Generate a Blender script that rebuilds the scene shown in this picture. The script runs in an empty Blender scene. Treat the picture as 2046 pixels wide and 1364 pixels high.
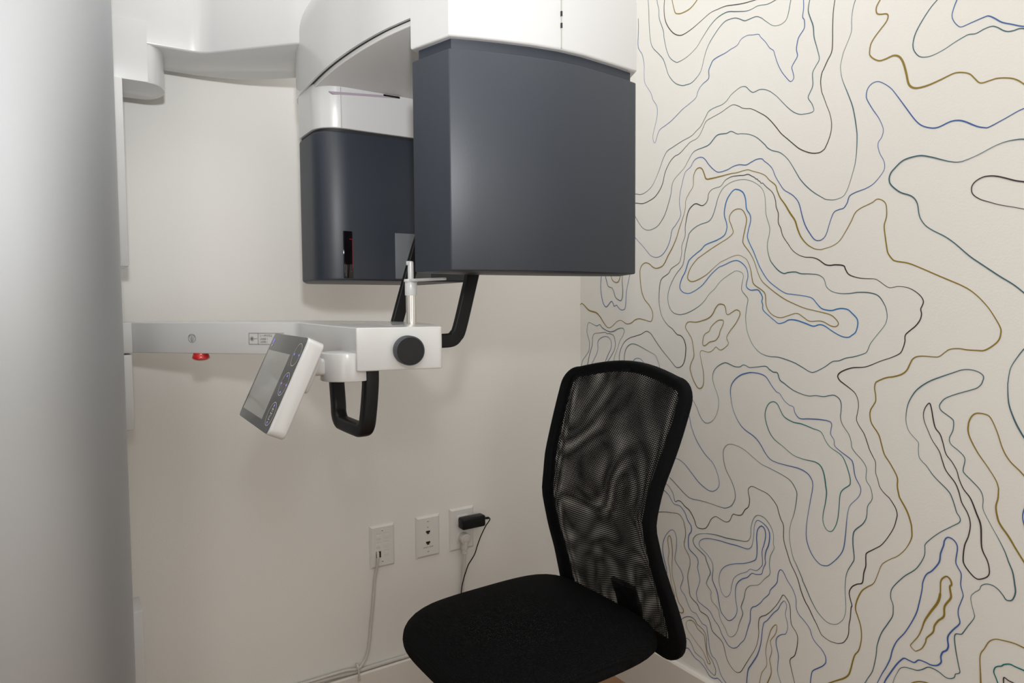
import bpy, bmesh, math, random
from mathutils import Vector, Matrix
from mathutils.noise import noise as pnoise
random.seed(7)
S = bpy.context.scene
COL = S.collection
PI = math.pi

# ---------------------------------------------------------------- materials
def mat(name, col, rough=.5, metal=0., spec=.5, coat=0., coat_rough=.05, bump=0., bscale=300., emit=None, estr=0., vary=0., vscale=4., bdetail=2.):
    m = bpy.data.materials.new(name); m.use_nodes = True
    nt = m.node_tree; b = nt.nodes['Principled BSDF']
    b.inputs['Base Color'].default_value = (*col, 1)
    b.inputs['Roughness'].default_value = rough
    b.inputs['Metallic'].default_value = metal
    b.inputs['Specular IOR Level'].default_value = spec
    b.inputs['Coat Weight'].default_value = coat
    b.inputs['Coat Roughness'].default_value = coat_rough
    if emit:
        b.inputs['Emission Color'].default_value = (*emit, 1); b.inputs['Emission Strength'].default_value = estr
    tc = nt.nodes.new('ShaderNodeTexCoord')
    if bump:
        n = nt.nodes.new('ShaderNodeTexNoise'); n.inputs['Scale'].default_value = bscale; n.inputs['Detail'].default_value = bdetail
        bp = nt.nodes.new('ShaderNodeBump'); bp.inputs['Strength'].default_value = bump; bp.inputs['Distance'].default_value = .001
        nt.links.new(tc.outputs['Object'], n.inputs['Vector'])
        nt.links.new(n.outputs['Fac'], bp.inputs['Height']); nt.links.new(bp.outputs['Normal'], b.inputs['Normal'])
    if vary:
        n = nt.nodes.new('ShaderNodeTexNoise'); n.inputs['Scale'].default_value = vscale; n.inputs['Detail'].default_value = 4
        nt.links.new(tc.outputs['Object'], n.inputs['Vector'])
        mx = nt.nodes.new('ShaderNodeMix'); mx.data_type = 'RGBA'
        mx.inputs['A'].default_value = (*[c*(1-vary) for c in col], 1); mx.inputs['B'].default_value = (*[min(1, c*(1+vary)) for c in col], 1)
        nt.links.new(n.outputs['Fac'], mx.inputs['Factor']); nt.links.new(mx.outputs['Result'], b.inputs['Base Color'])
    return m

M = {}
M['wall'] = mat('wall_paint', (.80, .79, .762), .62, spec=.35, bump=.2, bscale=240, vary=.015, vscale=3)
M['ceiling'] = mat('ceiling_paint', (.88, .875, .86), .9)
M['trim'] = mat('trim_paint', (.76, .73, .68), .42)
M['white'] = mat('white_gloss', (.55, .556, .562), .28, coat=.5, coat_rough=.08)
M['white_in'] = mat('white_satin', (.66, .66, .655), .45)
M['silver'] = mat('silver_paint', (.46, .475, .495), .62, metal=.88, bump=.05, bscale=1500)
M['graphite'] = mat('graphite_paint', (.015, .021, .033), .46, spec=.62, bump=.12, bscale=1400)
M['graphite_bottom'] = mat('graphite_satin', (.055, .052, .05), .5)
M['black_plastic'] = mat('black_plastic', (.0035, .0039, .005), .42, spec=.28)
M['black_gap'] = mat('black_gap', (.008, .008, .009), .6)
M['dark_glass'] = mat('dark_glass', (.004, .003, .004), .06)
M['panel_glass'] = mat('panel_glass', (.055, .058, .062), .22, coat=.6)
M['screen'] = mat('lcd_screen', (.33, .33, .32), .18, coat=.5)
M['chrome'] = mat('chrome', (.80, .79, .77), .10, metal=1.)
M['red'] = mat('red_plastic', (.52, .008, .012), .18, coat=.8)
M['ink'] = mat('ink_grey', (.13, .13, .12), .6)
M['cream_ink'] = mat('cream_ink', (.55, .53, .46), .6)
M['blue_led'] = mat('blue_led', (.2, .22, .7), .4, emit=(.28, .30, 1.0), estr=.55)
M['red_led'] = mat('red_led', (.5, .03, .02), .4, emit=(1, .08, .03), estr=.45)
M['laser'] = mat('laser_red', (.2, 0, 0), .4, emit=(1, .01, .02), estr=.09)
M['mauve'] = mat('mauve_glass', (.36, .30, .36), .15, coat=.6)
M['frost'] = mat('frosted_grey', (.125, .135, .15), .45)
M['plate'] = mat('plate_plastic', (.72, .715, .70), .35)
M['plate_line'] = mat('plate_groove', (.42, .41, .39), .6)
M['cable_white'] = mat('cable_white', (.60, .58, .55), .5, vary=.08, vscale=40)
M['screw'] = mat('screw_metal', (.45, .45, .44), .3, metal=.9)
M['wood'] = None
M['fabric'] = mat('black_fabric', (.004, .0045, .0055), .85, spec=.10)
M['chair_plastic'] = mat('chair_plastic', (.010, .010, .011), .5)
M['frame_fabric'] = mat('frame_fabric', (.0028, .0032, .0042), .8, spec=.12, bump=.7, bscale=700)
M['line_K'] = mat('pen_black', (.035, .026, .030), .5)
M['line_T'] = mat('pen_teal', (.045, .125, .16), .5)
M['line_B'] = mat('pen_blue', (.045, .12, .36), .5)
M['line_C'] = mat('pen_bright_blue', (.012, .17, .48), .5)
M['line_E'] = mat('pen_green', (.006, .17, .17), .5)
M['line_G'] = mat('pen_gold', (.27, .185, .02), .4)
def weave(m, pitch):
    nt = m.node_tree; b = nt.nodes['Principled BSDF']; tc = nt.nodes['Texture Coordinate']
    sep = nt.nodes.new('ShaderNodeSeparateXYZ'); nt.links.new(tc.outputs['Object'], sep.inputs['Vector'])
    def mth(op, a, c=None):
        n = nt.nodes.new('ShaderNodeMath'); n.operation = op
        for i, v in enumerate((a, c)):
            if v is None: continue
            if isinstance(v, (int, float)): n.inputs[i].default_value = v
            else: nt.links.new(v, n.inputs[i])
        return n.outputs[0]
    k = 2*PI/pitch
    h1 = mth('MULTIPLY', mth('SINE', mth('MULTIPLY', mth('ADD', sep.outputs['X'], sep.outputs['Y']), k)), mth('SINE', mth('MULTIPLY', mth('SUBTRACT', sep.outputs['X'], sep.outputs['Y']), k)))
    bp = nt.nodes.new('ShaderNodeBump'); bp.inputs['Strength'].default_value = .8; bp.inputs['Distance'].default_value = .0012
    nt.links.new(h1, bp.inputs['Height']); nt.links.new(bp.outputs['Normal'], b.inputs['Normal'])
    mx = nt.nodes.new('ShaderNodeMix'); mx.data_type = 'RGBA'; mx.inputs['A'].default_value = (.0018, .0020, .0026, 1); mx.inputs['B'].default_value = (.0068, .0075, .0088, 1)
    nt.links.new(mth('MULTIPLY_ADD', h1, .5) if False else mth('ADD', mth('MULTIPLY', h1, .5), .5), mx.inputs['Factor']); nt.links.new(mx.outputs['Result'], b.inputs['Base Color'])
weave(M['fabric'], .0062)
# wood planks
m = bpy.data.materials.new('wood_planks'); m.use_nodes = True; nt = m.node_tree; b = nt.nodes['Principled BSDF']
tc = nt.nodes.new('ShaderNodeTexCoord'); br = nt.nodes.new('ShaderNodeTexBrick'); br.inputs['Scale'].default_value = 1
br.inputs['Brick Width'].default_value = 1.2; br.inputs['Row Height'].default_value = .13; br.inputs['Mortar Size'].default_value = .0015
br.inputs['Color1'].default_value = (.34, .18, .09, 1); br.inputs['Color2'].default_value = (.42, .235, .125, 1); br.inputs['Mortar'].default_value = (.05, .03, .02, 1)
wv = nt.nodes.new('ShaderNodeTexNoise'); wv.inputs['Scale'].default_value = 6; wv.inputs['Detail'].default_value = 6
mp = nt.nodes.new('ShaderNodeMapping'); mp.inputs['Scale'].default_value = (1, 14, 1)
mx = nt.nodes.new('ShaderNodeMix'); mx.data_type = 'RGBA'; mx.blend_type = 'MULTIPLY'; mx.inputs['Factor'].default_value = .5
nt.links.new(tc.outputs['Object'], br.inputs['Vector']); nt.links.new(tc.outputs['Object'], mp.inputs['Vector']); nt.links.new(mp.outputs['Vector'], wv.inputs['Vector'])
nt.links.new(br.outputs['Color'], mx.inputs['A']); nt.links.new(wv.outputs['Fac'], mx.inputs['B']); nt.links.new(mx.outputs['Result'], b.inputs['Base Color'])
b.inputs['Roughness'].default_value = .4
M['wood'] = m
# perforated stretch fabric: hexagonal holes cut by transparency
def mesh_fabric(name, pitch, ang, hole):
    m = bpy.data.materials.new(name); m.use_nodes = True; nt = m.node_tree; b = nt.nodes['Principled BSDF']
    b.inputs['Base Color'].default_value = (.004, .0045, .0055, 1); b.inputs['Roughness'].default_value = .75; b.inputs['Specular IOR Level'].default_value = .15
    uv = nt.nodes.new('ShaderNodeUVMap'); uv.uv_map = 'UVMap'
    sep = nt.nodes.new('ShaderNodeSeparateXYZ'); nt.links.new(uv.outputs['UV'], sep.inputs['Vector'])
    def mth(op, a, c=None):
        n = nt.nodes.new('ShaderNodeMath'); n.operation = op
        for i, v in enumerate((a, c)):
            if v is None: continue
            if isinstance(v, (int, float)): n.inputs[i].default_value = v
            else: nt.links.new(v, n.inputs[i])
        return n.outputs[0]
    k = 2*PI/pitch
    tot = None
    for j in range(3):
        a = ang + j*PI/3
        p = mth('ADD', mth('MULTIPLY', sep.outputs['X'], k*math.cos(a)*1.1547), mth('MULTIPLY', sep.outputs['Y'], k*math.sin(a)*1.1547))
        c = mth('COSINE', p)
        tot = c if tot is None else mth('ADD', tot, c)
    msk = mth('GREATER_THAN', tot, hole)
    tr = nt.nodes.new('ShaderNodeBsdfTransparent'); ms = nt.nodes.new('ShaderNodeMixShader')
    nt.links.new(msk, ms.inputs['Fac']); nt.links.new(b.outputs['BSDF'], ms.inputs[1]); nt.links.new(tr.outputs['BSDF'], ms.inputs[2])
    nt.links.new(ms.outputs['Shader'], nt.nodes['Material Output'].inputs['Surface'])
    return m
M['mesh_a'] = mesh_fabric('mesh_front', .0044, .10, .22)
M['mesh_b'] = mesh_fabric('mesh_rear', .0044, .10, .22)

# ---------------------------------------------------------------- builders
class G:
    """gathers shapes, then links them as ONE mesh object"""
    def __init__(s): s.bm = bmesh.new(); s.mi = 0
    def add(s, other, mi=None):
        """copy a bmesh in"""
        other.verts.ensure_lookup_table(); vm = {}
        for v in other.verts: vm[v] = s.bm.verts.new(v.co)
        for f in other.faces:
            try: nf = s.bm.faces.new([vm[v] for v in f.verts])
            except ValueError: continue
            nf.smooth = f.smooth; nf.material_index = s.mi if mi is None else mi
        other.free(); return s
    def prism(s, poly, z0, z1, bevel=0., seg=3, smooth=True, mi=None, which='all'):
        b = bmesh.new(); n = len(poly)
        lo = [b.verts.new((p[0], p[1], z0)) for p in poly]; hi = [b.verts.new((p[0], p[1], z1)) for p in poly]
        b.faces.new(lo[::-1]); b.faces.new(hi)
        for i in range(n): b.faces.new((lo[i], lo[(i+1) % n], hi[(i+1) % n], hi[i]))
        bmesh.ops.recalc_face_normals(b, faces=b.faces)
        if bevel:
            zs = (z0, z1)
            def ok(e):
                za, zb = e.verts[0].co.z, e.verts[1].co.z
                if which == 'all': return True
                if which == 'bottom': return abs(za-z0) < 1e-6 and abs(zb-z0) < 1e-6
                if which == 'top': return abs(za-z1) < 1e-6 and abs(zb-z1) < 1e-6
                if which == 'caps': return abs(za-zb) < 1e-6
            es = [e for e in b.edges if ok(e) and e.calc_face_angle(0) > .35]
            bmesh.ops.bevel(b, geom=es, offset=bevel, segments=seg, profile=.5, affect='EDGES', clamp_overlap=True)
        for f in b.faces: f.smooth = smooth
        return s.add(b, mi)
    def box(s, x0, x1, y0, y1, z0, z1, bevel=0., seg=2, M4=None, mi=None):
        b = bmesh.new(); bmesh.ops.create_cube(b, size=1)
        for v in b.verts: v.co = Vector(((x0+x1)/2+v.co.x*(x1-x0), (y0+y1)/2+v.co.y*(y1-y0), (z0+z1)/2+v.co.z*(z1-z0)))
        if bevel: bmesh.ops.bevel(b, geom=list(b.edges), offset=bevel, segments=seg, profile=.5, affect='EDGES', clamp_overlap=True)
        for f in b.faces: f.smooth = True
        if M4 is not None: bmesh.ops.transform(b, matrix=M4, verts=b.verts)
        return s.add(b, mi)
    def lathe(s, prof, seg=32, M4=None, mi=None):
        """prof: list of (r, z)"""
        b = bmesh.new(); rings = []
        for r, z in prof:
            if r < 1e-7: rings.append([b.verts.new((0, 0, z))])
            else: rings.append([b.verts.new((r*math.cos(2*PI*i/seg), r*math.sin(2*PI*i/seg), z)) for i in range(seg)])
        for a, c in zip(rings, rings[1:]):
            for i in range(seg):
                j = (i+1) % seg
                if len(a) == 1 and len(c) == 1: continue
                if len(a) == 1: b.faces.new((a[0], c[i], c[j]))
                elif len(c) == 1: b.faces.new((a[i], a[j], c[0]))
                else: b.faces.new((a[i], a[j], c[j], c[i]))
        for ring in (rings[0], rings[-1]):
            if len(ring) > 1: b.faces.new(ring)
        bmesh.ops.recalc_face_normals(b, faces=b.faces)
        for f in b.faces: f.smooth = True
        if M4 is not None: bmesh.ops.transform(b, matrix=M4, verts=b.verts)
        return s.add(b, mi)
    def sweep(s, path, sect, closed=False, up=(0, 0, 1), mi=None):
        """sect: list of (a, b): a along side, b along up-ish normal"""
        b = bmesh.new(); n = len(path); P = [Vector(p) for p in path]; rings = []
        for i in range(n):
            if closed: t = P[(i+1) % n]-P[i-1]
            else: t = P[min(i+1, n-1)]-P[max(i-1, 0)]
            t.normalize(); u = Vector(up); sd = t.cross(u)
            if sd.length < 1e-4: sd = t.cross(Vector((1, 0, .01)))
            sd.normalize(); u = sd.cross(t).normalized()
            rings.append([b.verts.new(P[i]+sd*a+u*c) for a, c in sect])
        k = len(sect)
        for i in range(n if closed else n-1):
            A, B_ = rings[i], rings[(i+1) % n]
            for j in range(k): b.faces.new((A[j], A[(j+1) % k], B_[(j+1) % k], B_[j]))
        if not closed: b.faces.new(rings[0][::-1]); b.faces.new(rings[-1])
        bmesh.ops.recalc_face_normals(b, faces=b.faces)
        for f in b.faces: f.smooth = True
        return s.add(b, mi)
    def tube(s, path, r, seg=10, closed=False, up=(.01, .02, 1), mi=None):
        return s.sweep(path, [(r*math.cos(2*PI*i/seg), r*math.sin(2*PI*i/seg)) for i in range(seg)], closed, up, mi)
    def poly(s, pts, mi=None, smooth=False):
        f = s.bm.faces.new([s.bm.verts.new(p) for p in pts]); f.material_index = s.mi if mi is None else mi; f.smooth = smooth; return s
    def grid(s, rows, closed_u=False, mi=None):
        vs = [[s.bm.verts.new(p) for p in r] for r in rows]
        for i in range(len(vs)-1):
            n = len(vs[i])
            for j in range(n if closed_u else n-1):
                f = s.bm.faces.new((vs[i][j], vs[i][(j+1) % n], vs[i+1][(j+1) % n], vs[i+1][j])); f.smooth = True; f.material_index = s.mi if mi is None else mi
        return vs
    def build(s, name, mats, parent=None, sharp=35, recalc=False, **props):
        if recalc: bmesh.ops.recalc_face_normals(s.bm, faces=s.bm.faces)
        me = bpy.data.meshes.new(name); s.bm.to_mesh(me); s.bm.free()
        for mm in (mats if isinstance(mats, (list, tuple)) else [mats]): me.materials.append(mm)
        me.set_sharp_from_angle(angle=math.radians(sharp))
        o = bpy.data.objects.new(name, me); COL.objects.link(o)
        if parent is not None:
            o.parent = parent; o.matrix_parent_inverse = root_inv(parent)
        for k, v in props.items(): o[k] = v
        return o
def root_inv(p):
    x = Matrix.Identity(4)
    while p is not None:
        if p.type == 'EMPTY': x = Matrix.Translation(-p.location)
        p = p.parent
    return x if True else None
def part(g, name, mats, parent, **k):
    o = g.build(name, mats, parent, **k)
    if parent.type != 'EMPTY': o.matrix_parent_inverse = Matrix.Identity(4)
    return o
def thing(name, loc, label, cat, group=None):
    o = bpy.data.objects.new(name, None); COL.objects.link(o); o.location = loc; o.empty_display_size = .05
    o['label'] = label; o['category'] = cat
    if group: o['group'] = group
    return o
def tag(o, label, cat, group=None):
    o['label'] = label; o['category'] = cat
    if group: o['group'] = group
    return o
def fillet(poly, r, seg=6):
    """round polygon corners; r float or list"""
    out = []; n = len(poly)
    for i in range(n):
        p0, p, p1 = (Vector(poly[k]).to_2d() for k in (i-1, i, (i+1) % n)); rr = r[i] if isinstance(r, (list, tuple)) else r
        if rr <= 0: out.append(tuple(p)); continue
        a = (p0-p); c = (p1-p); la, lc = a.length, c.length; a.normalize(); c.normalize()
        ang = a.angle(c); d = min(rr/max(math.tan(ang/2), .05), la*.45, lc*.45)
        s0, s1 = p+a*d, p+c*d
        for k in range(seg+1):
            t = k/seg; out.append(tuple(s0*(1-t)**2+p*2*t*(1-t)+s1*t*t))
    return out
def smooth_poly(pts, k=6, closed=False):
    """Catmull-Rom"""
    P = [Vector(p) for p in pts]; n = len(P); out = []
    for i in range(n if closed else n-1):
        if closed: a, b, c, d = P[i-1], P[i], P[(i+1) % n], P[(i+2) % n]
        else: a, b, c, d = P[max(i-1, 0)], P[i], P[i+1], P[min(i+2, n-1)]
        for j in range(k):
            t = j/k
            out.append(.5*((2*b)+(c-a)*t+(2*a-5*b+4*c-d)*t*t+(3*b-a-3*c+d)*t**3))
    if not closed: out.append(P[-1])
    return out
def inset(poly, d):
    """offset a CCW polygon inwards by d"""
    n = len(poly); out = []
    area = sum(poly[i][0]*poly[(i+1) % n][1]-poly[(i+1) % n][0]*poly[i][1] for i in range(n))
    sg = 1 if area > 0 else -1
    for i in range(n):
        p0, p, p1 = (Vector(poly[k]).to_2d() for k in (i-1, i, (i+1) % n))
        e0 = (p-p0); e1 = (p1-p)
        if e0.length < 1e-9: e0 = e1
        if e1.length < 1e-9: e1 = e0
        e0.normalize(); e1.normalize()
        n0 = Vector((-e0.y, e0.x))*sg; n1 = Vector((-e1.y, e1.x))*sg; m_ = n0+n1
        m_ = m_/max(m_.length_squared, .5)*2
        out.append((p.x+m_.x*d, p.y+m_.y*d))
    return out
def text_tris(body, size, align='CENTER'):
    cu = bpy.data.curves.new('txt', 'FONT'); cu.body = body; cu.size = size; cu.align_x = align; cu.align_y = 'CENTER'; cu.resolution_u = 3
    o = bpy.data.objects.new('txt', cu); COL.objects.link(o)
    dg = bpy.context.evaluated_depsgraph_get(); me = o.evaluated_get(dg).to_mesh()
    vs = [v.co.copy() for v in me.vertices]; fs = [list(p.vertices) for p in me.polygons]
    o.evaluated_get(dg).to_mesh_clear(); bpy.data.objects.remove(o); bpy.data.curves.remove(cu)
    return vs, fs
def put_text(g, body, size, frame, align='CENTER', mi=None):
    """frame: Matrix mapping local xy to world"""
    vs, fs = text_tris(body, size, align); b = [g.bm.verts.new(frame @ v) for v in vs]
    for f in fs:
        try: nf = g.bm.faces.new([b[i] for i in f]); nf.material_index = g.mi if mi is None else mi
        except ValueError: pass
def stroke(g, pts, w, frame, closed=False, mi=None):
    P = [Vector((*p, 0)) for p in pts]; n = len(P); L = []; R = []
    for i in range(n):
        t = (P[(i+1) % n]-P[i-1]) if closed else (P[min(i+1, n-1)]-P[max(i-1, 0)])
        t.normalize(); nn = Vector((-t.y, t.x, 0))*w/2
        L.append(g.bm.verts.new(frame @ (P[i]+nn))); R.append(g.bm.verts.new(frame @ (P[i]-nn)))
    for i in range(n if closed else n-1):
        j = (i+1) % n; f = g.bm.faces.new((L[i], R[i], R[j], L[j])); f.material_index = g.mi if mi is None else mi
def circ(cx, cy, r, n=36, a0=0., a1=2*PI):
    full = abs(a1-a0-2*PI) < 1e-6
    return [(cx+r*math.cos(a0+(a1-a0)*i/(n if full else n-1)), cy+r*math.sin(a0+(a1-a0)*i/(n if full else n-1))) for i in range(n)]
def fr(o, x, y):
    """frame with origin o, axes x, y"""
    x = Vector(x).normalized(); z = x.cross(Vector(y)).normalized(); y = z.cross(x)
    m_ = Matrix((x, y, z)).transposed().to_4x4(); m_.translation = Vector(o); return m_
def rrect(w, h, r, seg=5):
    return fillet([(-w/2, -h/2), (w/2, -h/2), (w/2, h/2), (-w/2, h/2)], r, seg)
MURAL = [
('G',2.2,0,'-3732,18785 -3757,18678 -3809,18488 -3871,18319 -3972,18259 -4111,18230 -4322,18238 -4465,18289 -4590,18374 -4668,18451'),
('K',1.7,0,'-3505,18844 -3479,18606 -3502,18324 -3607,18077 -3797,17842 -3983,17720 -4148,17686 -4439,17734 -4751,17835 -5010,17916 -5233,17922 -5465,17912 -5665,17865 -5971,17793 -6319,17747 -6450,17738'),
('T',1.7,0,'-3216,18926 -3235,18793 -3289,18611 -3309,18366 -3452,18017 -3488,17793 -3577,17478 -3699,17242 -3887,17083 -4021,17054 -4284,17097 -4570,17221 -4725,17362 -4847,17475 -5028,17625 -5249,17733 -5524,17758 -5779,17677 -6055,17591 -6216,17580 -6387,17593 -6632,17539 -6846,17555 -6932,17571'),
('T',1.6,0,'-2883,19048 -2921,18728 -2938,18314 -2988,17915 -3080,17687 -3296,17463 -3456,17277 -3552,17061 -3651,16821 -3857,16574 -4093,16437 -4257,16411 -4451,16419 -4671,16550 -4763,16690 -4823,16884 -4912,17092 -5032,17252 -5238,17439 -5383,17532 -5512,17570 -5725,17547 -5865,17483 -6017,17387 -6139,17378 -6325,17373 -6456,17306 -6587,17186 -6741,17049 -6855,16994 -6990,16982 -7099,17026 -7158,17137 -7220,17424 -7236,17490'),
('B',1.7,0,'-2518,18637 -2531,18399 -2514,17935 -2579,17771 -2682,17623 -2750,17344 -2752,17084 -2790,16840 -3013,16523 -3087,16338 -3233,16123 -3252,15927 -3200,15709 -3110,15451 -3093,15325 -3141,15187 -3202,15226 -3266,15380 -3351,15492 -3555,15559 -3745,15625 -3931,15720 -4147,15836 -4391,15924 -4575,16008 -4628,16121 -4690,16212 -4798,16290 -4975,16372 -4979,16558 -5032,16659 -5103,16759 -5245,16800 -5478,16826 -5621,16862 -5817,16898 -5926,17001 -6095,17031 -6251,16994 -6404,16957 -6462,16878 -6594,16724 -6698,16569 -6800,16478 -6839,16371 -6904,16182 -7007,15974 -7131,15802 -7242,15685 -7319,15740 -7293,15872 -7268,15983 -7330,16079 -7399,16182 -7373,16334 -7405,16518 -7451,16596 -7553,16715 -7550,16878 -7510,16959 -7530,17139 -7521,17355'),
('K',1.8,0,'-8244,17079 -8210,16858 -8199,16569 -8202,16176 -8179,16007 -8100,15883 -8015,15729 -7977,15660 -7951,15497 -7977,15290 -8026,15158 -8091,14982 -8163,14806 -8205,14638 -8212,14497 -8193,14376 -8152,14255 -8089,14128 -8046,14076 -7952,14037 -7805,14050 -7656,14105 -7492,14198 -7372,14298 -7202,14457 -7028,14620 -6901,14781 -6747,14965 -6618,15091 -6460,15203 -6247,15337 -6098,15381 -5988,15419 -5891,15482 -5778,15543 -5679,15563 -5551,15530 -5349,15463 -5082,15408 -4915,15363 -4824,15241 -4763,15140 -4685,15049 -4591,14996 -4400,14957 -4270,14878 -4040,14737 -3872,14698 -3701,14573 -3546,14346 -3460,14079 -3354,13915 -3175,13759 -2955,13679 -2730,13639 -2500,13676 -2345,13709 -2147,13802'),
('T',1.7,0,'-7680,17296 -7638,17070 -7675,16916 -7758,16687 -7785,16448 -7856,16205 -7912,15968 -7841,15849 -7764,15719 -7773,15464 -7703,15320 -7671,15227 -7765,15072 -7805,14940 -7733,14906 -7596,14914 -7479,14933 -7336,15009 -7190,15138 -7042,15300 -6891,15465 -6712,15618 -6557,15697 -6427,15720 -6282,15703 -6187,15764 -6092,15867 -6009,15906 -5885,15903 -5662,15810 -5521,15697 -5376,15641 -5169,15626 -4989,15582 -4898,15474 -4746,15282 -4621,15206 -4431,15101 -4137,15039 -3802,14943 -3612,14879 -3473,14714 -3351,14480 -3226,14269 -3063,14061 -2842,13935 -2653,13895 -2499,13922 -2344,13965 -2146,14060'),
('T',1.6,0,'-8685,16917 -8628,16748 -8602,16529 -8602,16299 -8518,16096 -8439,15928 -8391,15729 -8386,15633 -8428,15407 -8548,15104 -8646,14848 -8701,14623 -8748,14343 -8761,14191 -8757,13903 -8731,13676 -8693,13527 -8616,13276 -8556,13138 -8474,13050 -8294,13015 -8109,13049 -8065,13075 -7854,13215 -7669,13375 -7503,13566 -7381,13763 -7209,14024 -7010,14209 -6808,14293 -6680,14378 -6601,14470 -6389,14665 -6174,14782 -5955,14842 -5843,14860 -5673,14955 -5530,14939 -5325,14959 -5207,14930 -5028,14790 -4875,14749 -4594,14719 -4467,14658 -4339,14510 -4209,14349 -4077,14259 -3876,14117 -3792,13979 -3742,13709 -3571,13298 -3431,13109 -3252,12959 -2959,12896 -2733,12970 -2580,13118 -2502,13220 -2346,13412'),
('G',2.3,0,'-9195,16739 -9113,16622 -9095,16545 -9116,16467 -9183,16429 -9297,16397 -9330,16343 -9300,16253 -9189,16143 -9077,16032 -9002,15916 -8982,15763 -9007,15690 -9086,15610 -9183,15554 -9297,15552 -9445,15572 -9546,15528 -9612,15437 -9660,15306 -9699,15151 -9739,14978 -9803,14889 -9909,14847 -10081,14848 -10281,14885 -10460,14930 -10556,14941 -10668,14915 -10778,14859 -10858,14762 -10921,14681 -10982,14652 -11101,14662 -11218,14666 -11392,14620 -11506,14555 -11620,14445 -11746,14331'),
('T',1.7,0,'-10246,16352 -10099,16224 -9950,16032 -9850,15863 -9810,15725 -9807,15619 -9841,15520 -9922,15416 -10026,15371 -10153,15364 -10335,15404 -10527,15481 -10699,15535 -10761,15540 -10861,15521 -10988,15556 -11107,15561 -11196,15507 -11270,15439 -11343,15396 -11428,15384 -11511,15388 -11595,15355 -11720,15259'),
('B',2.1,0,'-10555,16238 -10495,16092 -10467,15958 -10502,15844 -10584,15732 -10647,15711 -10771,15728 -10998,15757 -11058,15745 -11133,15687 -11252,15577 -11396,15496 -11510,15431 -11594,15398 -11716,15385'),
('B',2.0,0,'-11752,14110 -11631,14076 -11521,14046 -11338,13968 -11107,13880 -11032,13885 -10910,13935 -10721,14057 -10609,14102 -10481,14107 -10285,14053 -10151,14070 -9995,14148 -9870,14283 -9704,14537 -9517,14828 -9402,14986 -9250,15118 -9144,15171 -9038,15157 -8961,15083 -8934,14967 -8956,14867 -9068,14661 -9187,14474 -9267,14297 -9285,14191 -9253,14080 -9197,14008 -9190,13915 -9231,13776 -9310,13622 -9326,13498 -9287,13401 -9137,13237 -8982,13155 -8763,13105 -8641,13057 -8605,12994 -8582,12918 -8510,12823 -8416,12804 -8320,12776 -8268,12708 -8206,12544 -8144,12348 -8080,12252 -7985,12209 -7872,12239 -7755,12383 -7648,12559 -7575,12754 -7488,13047 -7366,13209 -7245,13300 -7122,13381 -7021,13513 -6893,13715 -6815,13889 -6711,14008 -6607,14092 -6528,14163 -6396,14175 -6237,14135 -6102,14098 -5908,14138 -5740,14126 -5540,14072 -5306,14064 -5156,14150 -5003,14298 -4878,14451 -4753,14519 -4596,14508 -4501,14445 -4421,14337 -4276,14264 -4211,14176 -4146,13976 -4081,13762 -4050,13543 -4068,13366 -4103,13212 -4053,13080 -3919,12931 -3800,12816 -3733,12568 -3612,12348 -3437,12192 -3239,12148 -3037,12205 -2887,12334 -2735,12477 -2504,12669 -2348,12818'),
('G',2.4,0,'-2,10893 -75,10932 -193,10878 -427,10723 -747,10656 -927,10541 -1104,10355 -1257,10234 -1365,10222 -1493,10277 -1662,10399 -1787,10437 -1911,10420 -2094,10345 -2274,10376 -2432,10466 -2588,10498 -2780,10471 -3006,10429 -3080,10465 -3117,10603 -3079,10735 -2967,10881 -2815,11016 -2720,11165 -2661,11354 -2622,11651 -2621,11840 -2697,11970 -2829,12024 -2979,11987 -3109,11896 -3256,11855 -3436,11893 -3542,11978 -3666,12165 -3821,12371 -3956,12601 -4055,12843 -4187,13128 -4257,13343 -4266,13515 -4363,13674 -4506,13849 -4520,14090 -4599,14235 -4709,14270 -4803,14213 -4867,14083 -4930,13961 -5098,13947 -5396,13956 -5685,13970 -5827,13963 -6131,13983 -6266,13936 -6506,13842 -6637,13766 -6742,13652 -6896,13520 -6948,13384 -7025,13223 -7151,13057 -7276,12861 -7399,12689 -7461,12515 -7547,12328 -7690,12160 -7852,12055 -8000,12018 -8084,12028 -8280,12074 -8428,12163 -8551,12331 -8672,12535 -8751,12693 -8850,12768 -8989,12819 -9106,12861 -9192,12911 -9298,12874 -9366,12791 -9385,12648 -9381,12536 -9343,12390 -9360,12219 -9393,12010 -9425,11857 -9512,11730 -9587,11686 -9807,11637 -10021,11544 -10282,11415 -10501,11309 -10730,11198 -10890,11099 -11033,10968 -11174,10798 -11283,10622 -11360,10473 -11377,10390 -11351,10255 -11266,10151 -11133,10060 -11011,10053 -10870,10055 -10727,10070 -10582,10052 -10501,9995 -10403,9911 -10319,9897 -10165,9901 -10025,9889 -9938,9836 -9886,9736 -9835,9621 -9746,9535 -9599,9476 -9449,9442 -9316,9379 -9240,9322 -9223,9214 -9245,9080 -9248,8964 -9210,8882 -9153,8777 -9140,8668 -9179,8506 -9320,8313 -9382,8128 -9444,7936 -9562,7774 -9698,7542 -9706,7362 -9744,7180 -9773,7122 -9897,6924 -9974,6716 -9995,6571 -9990,6418 -9895,6200 -9751,6013 -9603,5899 -9472,5780 -9416,5683 -9361,5507 -9286,5313 -9157,5190 -9058,5085 -8990,4950 -8938,4791 -8925,4653 -8967,4536 -9034,4359 -9061,4168 -9049,3991 -9006,3816 -8929,3689 -8884,3528 -8848,3353 -8802,3213 -8706,3097 -8527,2958 -8377,2840 -8275,2750'),
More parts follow.
